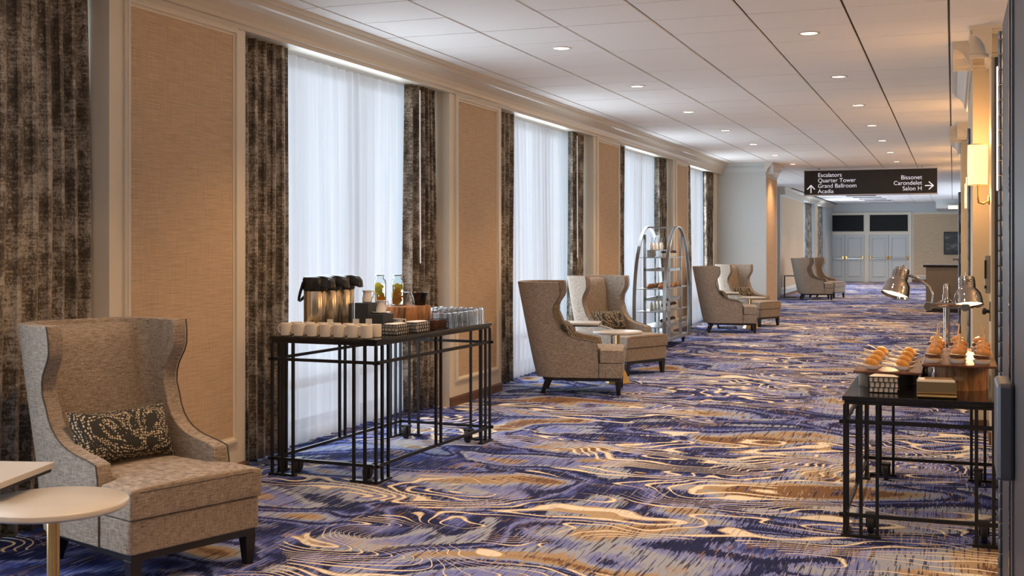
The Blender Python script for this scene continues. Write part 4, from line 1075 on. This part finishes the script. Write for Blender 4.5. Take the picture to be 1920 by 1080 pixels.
# ------------------------------------------------------------------ pastry trolley
PX, PY = -4.33, 18.55
tr = thing('display_trolley', 'silver birdcage display trolley with arched hoops, shelves of pastries and drinks', 'trolley', (PX, PY, 0))
mb = MB(); mb.box(-.24, .24, -.80, .80, .10, .155); mb.build('base', 'silver', tr, bevel=.006)
for sx in (-1, 1):
    pts = []
    for k in range(33):
        a = -.36+(PI+.72)*k/32
        pts.append((sx*.235, .915*math.cos(a)*(1.0), .60+1.28*math.sin(a)*(1 if math.sin(a) > 0 else 1.1)))
    mb = MB(); rs = []
    ctr = Vector((0, 0, .7))
    for i, p in enumerate(pts):
        p = Vector(p); d = Vector((0, p.y, p.z-.7)).normalized()
        rs.append([p+Vector((s_*.026, 0, 0))+d*q for s_, q in ((-1, -.012), (1, -.012), (1, .012), (-1, .012))])
    mb.rings(rs); mb.build('hoop', 'silver', tr, bevel=.003)
for y in (-.12, .12):
    mb = MB(); mb.box(-.235, .235, y-.02, y+.02, 1.855, 1.878); mb.build('top_bar', 'silver', tr)
SH = [(.33, .78), (.57, .80), (.92, .82), (1.40, .62)]
for z, hl_ in SH:
    mb = MB(); mb.box(-.225, .225, -hl_, hl_, z-.014, z); mb.build('shelf', 'silver', tr, bevel=.003)
for x in (-.19, .19):
    for y in (-.42, .42):
        mb = MB(); mb.box(x-.02, x+.02, y-.02, y+.02, .155, 1.75 if abs(y) < .5 else 1.5); mb.build('post', 'silver', tr)
mb = MB(); 
for z in (1.20, .74): mb.box(-.19, .19, -.46, -.43, z-.02, z+.02); mb.box(-.19, .19, .43, .46, z-.02, z+.02); mb.box(.17, .20, -.46, .46, z-.02, z+.02); mb.box(-.20, -.17, -.46, .46, z-.02, z+.02)
mb.build('inner_frame', 'silver', tr)
for sx in (-.18, .18):
    for sy in (-.68, .68):
        q = MB(); q.box(sx-.03, sx+.03, sy-.03, sy+.03, .088, .10); q.box(sx-.024, sx-.017, sy-.03, sy+.02, .04, .09); q.box(sx+.017, sx+.024, sy-.03, sy+.02, .04, .09); c_ = q.build('caster', 'black', tr)
        q = MB(); q.lathe([(.04, -.015), (.048, -.01), (.048, .01), (.04, .015)], 16, (sx, sy-.01, .048), Matrix.Rotation(R(90), 3, 'Y')); q.build('wheel', 'rubber', c_, smooth=True)
def make_milk(label, loc, straw):
    t = thing('milk_bottle', label, 'bottle', loc, 0, 'small bottles with straws on the pastry trolley')
    mb = MB(); mb.lathe([(.026, 0), (.030, .004), (.030, .075), (.020, .098), (.020, .115), (.018, .116), (.01, .116)], 14); mb.build('bottle', 'milk', t, smooth=True)
    mb = MB(); mb.tube([(0, 0, .11), (.012, .01, .20)], .004, 6); mb.build('straw', straw, t, smooth=True)
    return t
bts = {}
for sh_, z, xs in ((0, 1.51, 0), (1, .57, 0)):
    for k in range(7):
        st = ('straw_a', 'straw_b', 'straw_b', 'straw_c', 'straw_a', 'straw_c', 'straw_b')[k]
        lab = 'milk bottle with %s straw, %s from the near end on the %s trolley shelf' % ({'straw_a': 'pink', 'straw_b': 'blue', 'straw_c': 'green'}[st], ORD[k], ('top', 'third')[sh_])
        loc = (PX-.10+.02*(k % 2), PY-.36+.115*k, z)
        if st not in bts: bts[st] = make_milk(lab, loc, st)
        else: dup(bts[st], lab, loc)
def make_crois(label, loc, m):
    mb = MB(); n = 12; rs = []
    for k in range(11):
        u = -1+2*k/10; r = .010+.030*(1-u*u)*(1+.10*math.sin(k*2.4)); a = u*1.15
        c = Vector((.055*(math.cos(a)-.55), .068*math.sin(a), r*.85))
        t_ = Vector((-math.sin(a), math.cos(a), 0)).normalized(); b = Vector((math.cos(a), math.sin(a), 0))
        rs.append([c+b*r*math.cos(2*PI*i/n)+Vector((0, 0, 1))*r*.85*math.sin(2*PI*i/n) for i in range(n)])
    mb.rings(rs); return tag(mb.build('croissant', m, None, smooth=True, loc=loc), label, 'pastry', 'pastries on the trolley')
cr0 = None
mb = MB(); mb.box(-.165, -.03, -.41, .41, 1.50, 1.51)
for y in (-.40, .39): mb.box(-.16, -.035, y, y+.01, 1.40, 1.50)
mb.build('bottle_shelf', 'silver', tr)
for row, X in (('aisle', .09), ('wall', -.09)):
    for k in range(7):
        loc = (PX+X, PY-.63+.20*k, .921); lab = 'golden croissant %s from the near end in the %s side row on the trolley' % (ORD[k], row)
        if cr0 is None: cr0 = make_crois(lab, loc, 'pastry')
        else:
            q = cr0.copy(); C.objects.link(q); q.location = loc; q['label'] = lab; q.rotation_euler = (0, 0, random.uniform(-1, 1))
def make_sundae(label, loc):
    t = thing('dessert_cup', label, 'dessert', loc, 0, 'small layered desserts on the trolley')
    mb = MB(); mb.lathe([(.026, 0), (.028, .005), (.036, .06), (.01, .06)], 14); mb.build('cup', 'milk', t, smooth=True)
    mb = MB(); mb.lathe([(.034, .055), (.037, .07), (.03, .09), (.012, .104), (.003, .106)], 12); mb.build('topping', 'choc', t, smooth=True)
    return t
su0 = None
for z, nm, x in ((1.40, 'top', .10), (.57, 'third', .10), (.33, 'lowest', .08)):
    for k in range(6):
        loc = (PX+x, PY-.42+.16*k, z); lab = 'chocolate topped dessert cup, %s from the near end on the %s trolley shelf' % (ORD[k], nm)
        if su0 is None: su0 = make_sundae(lab, loc)
        else: dup(su0, lab, loc)

# ------------------------------------------------------------------ far counter and picture
t = thing('reception_counter', 'grey counter with a dark overhanging top at the right of the far corridor', 'counter', (-.10, 29.6, 0))
mb = MB(); mb.box(-.50, .44, 0, .75, .09, 1.06); mb.build('body', 'counter', t)
mb = MB(); mb.box(-.49, .43, .03, .72, 0, .09); mb.build('plinth', 'jamb', t)
mb = MB(); mb.extr([(-.02, 1.06), (-.05, 1.085), (-.05, 1.115), (.80, 1.115), (.80, 1.06)], 'x', -.56, .44); mb.build('countertop', 'countertop', t)
def art_mat():
    m, nt, b = mat('dark_landscape_print')
    c = ramp(nt, noise(nt, coord(nt, (1.2, 1, 7)), 1, 4, .6, .5), [(.35, (.015, .018, .02)), (.55, (.05, .055, .055)), (.72, (.20, .20, .19))])
    nt.links.new(c, b.inputs['Base Color']); b.inputs['Roughness'].default_value = .3; return m
M['art'] = art_mat()
t = thing('framed_picture', 'dark abstract framed picture on the tan wall above the counter', 'picture', (.20, YE-.014, 1.645))
mb = MB(); mb.box(-.53, .53, -.03, 0, -.44, .44); mb.build('canvas', 'art', t)
mb = MB(); 
for a in ((-.56, -.53, -.47, .47), (.53, .56, -.47, .47)): mb.box(a[0], a[1], -.05, 0, a[2], a[3])
for a in ((-.47, -.44), (.44, .47)): mb.box(-.53, .53, -.05, 0, a[0], a[1])
mb.build('frame', 'black', t)
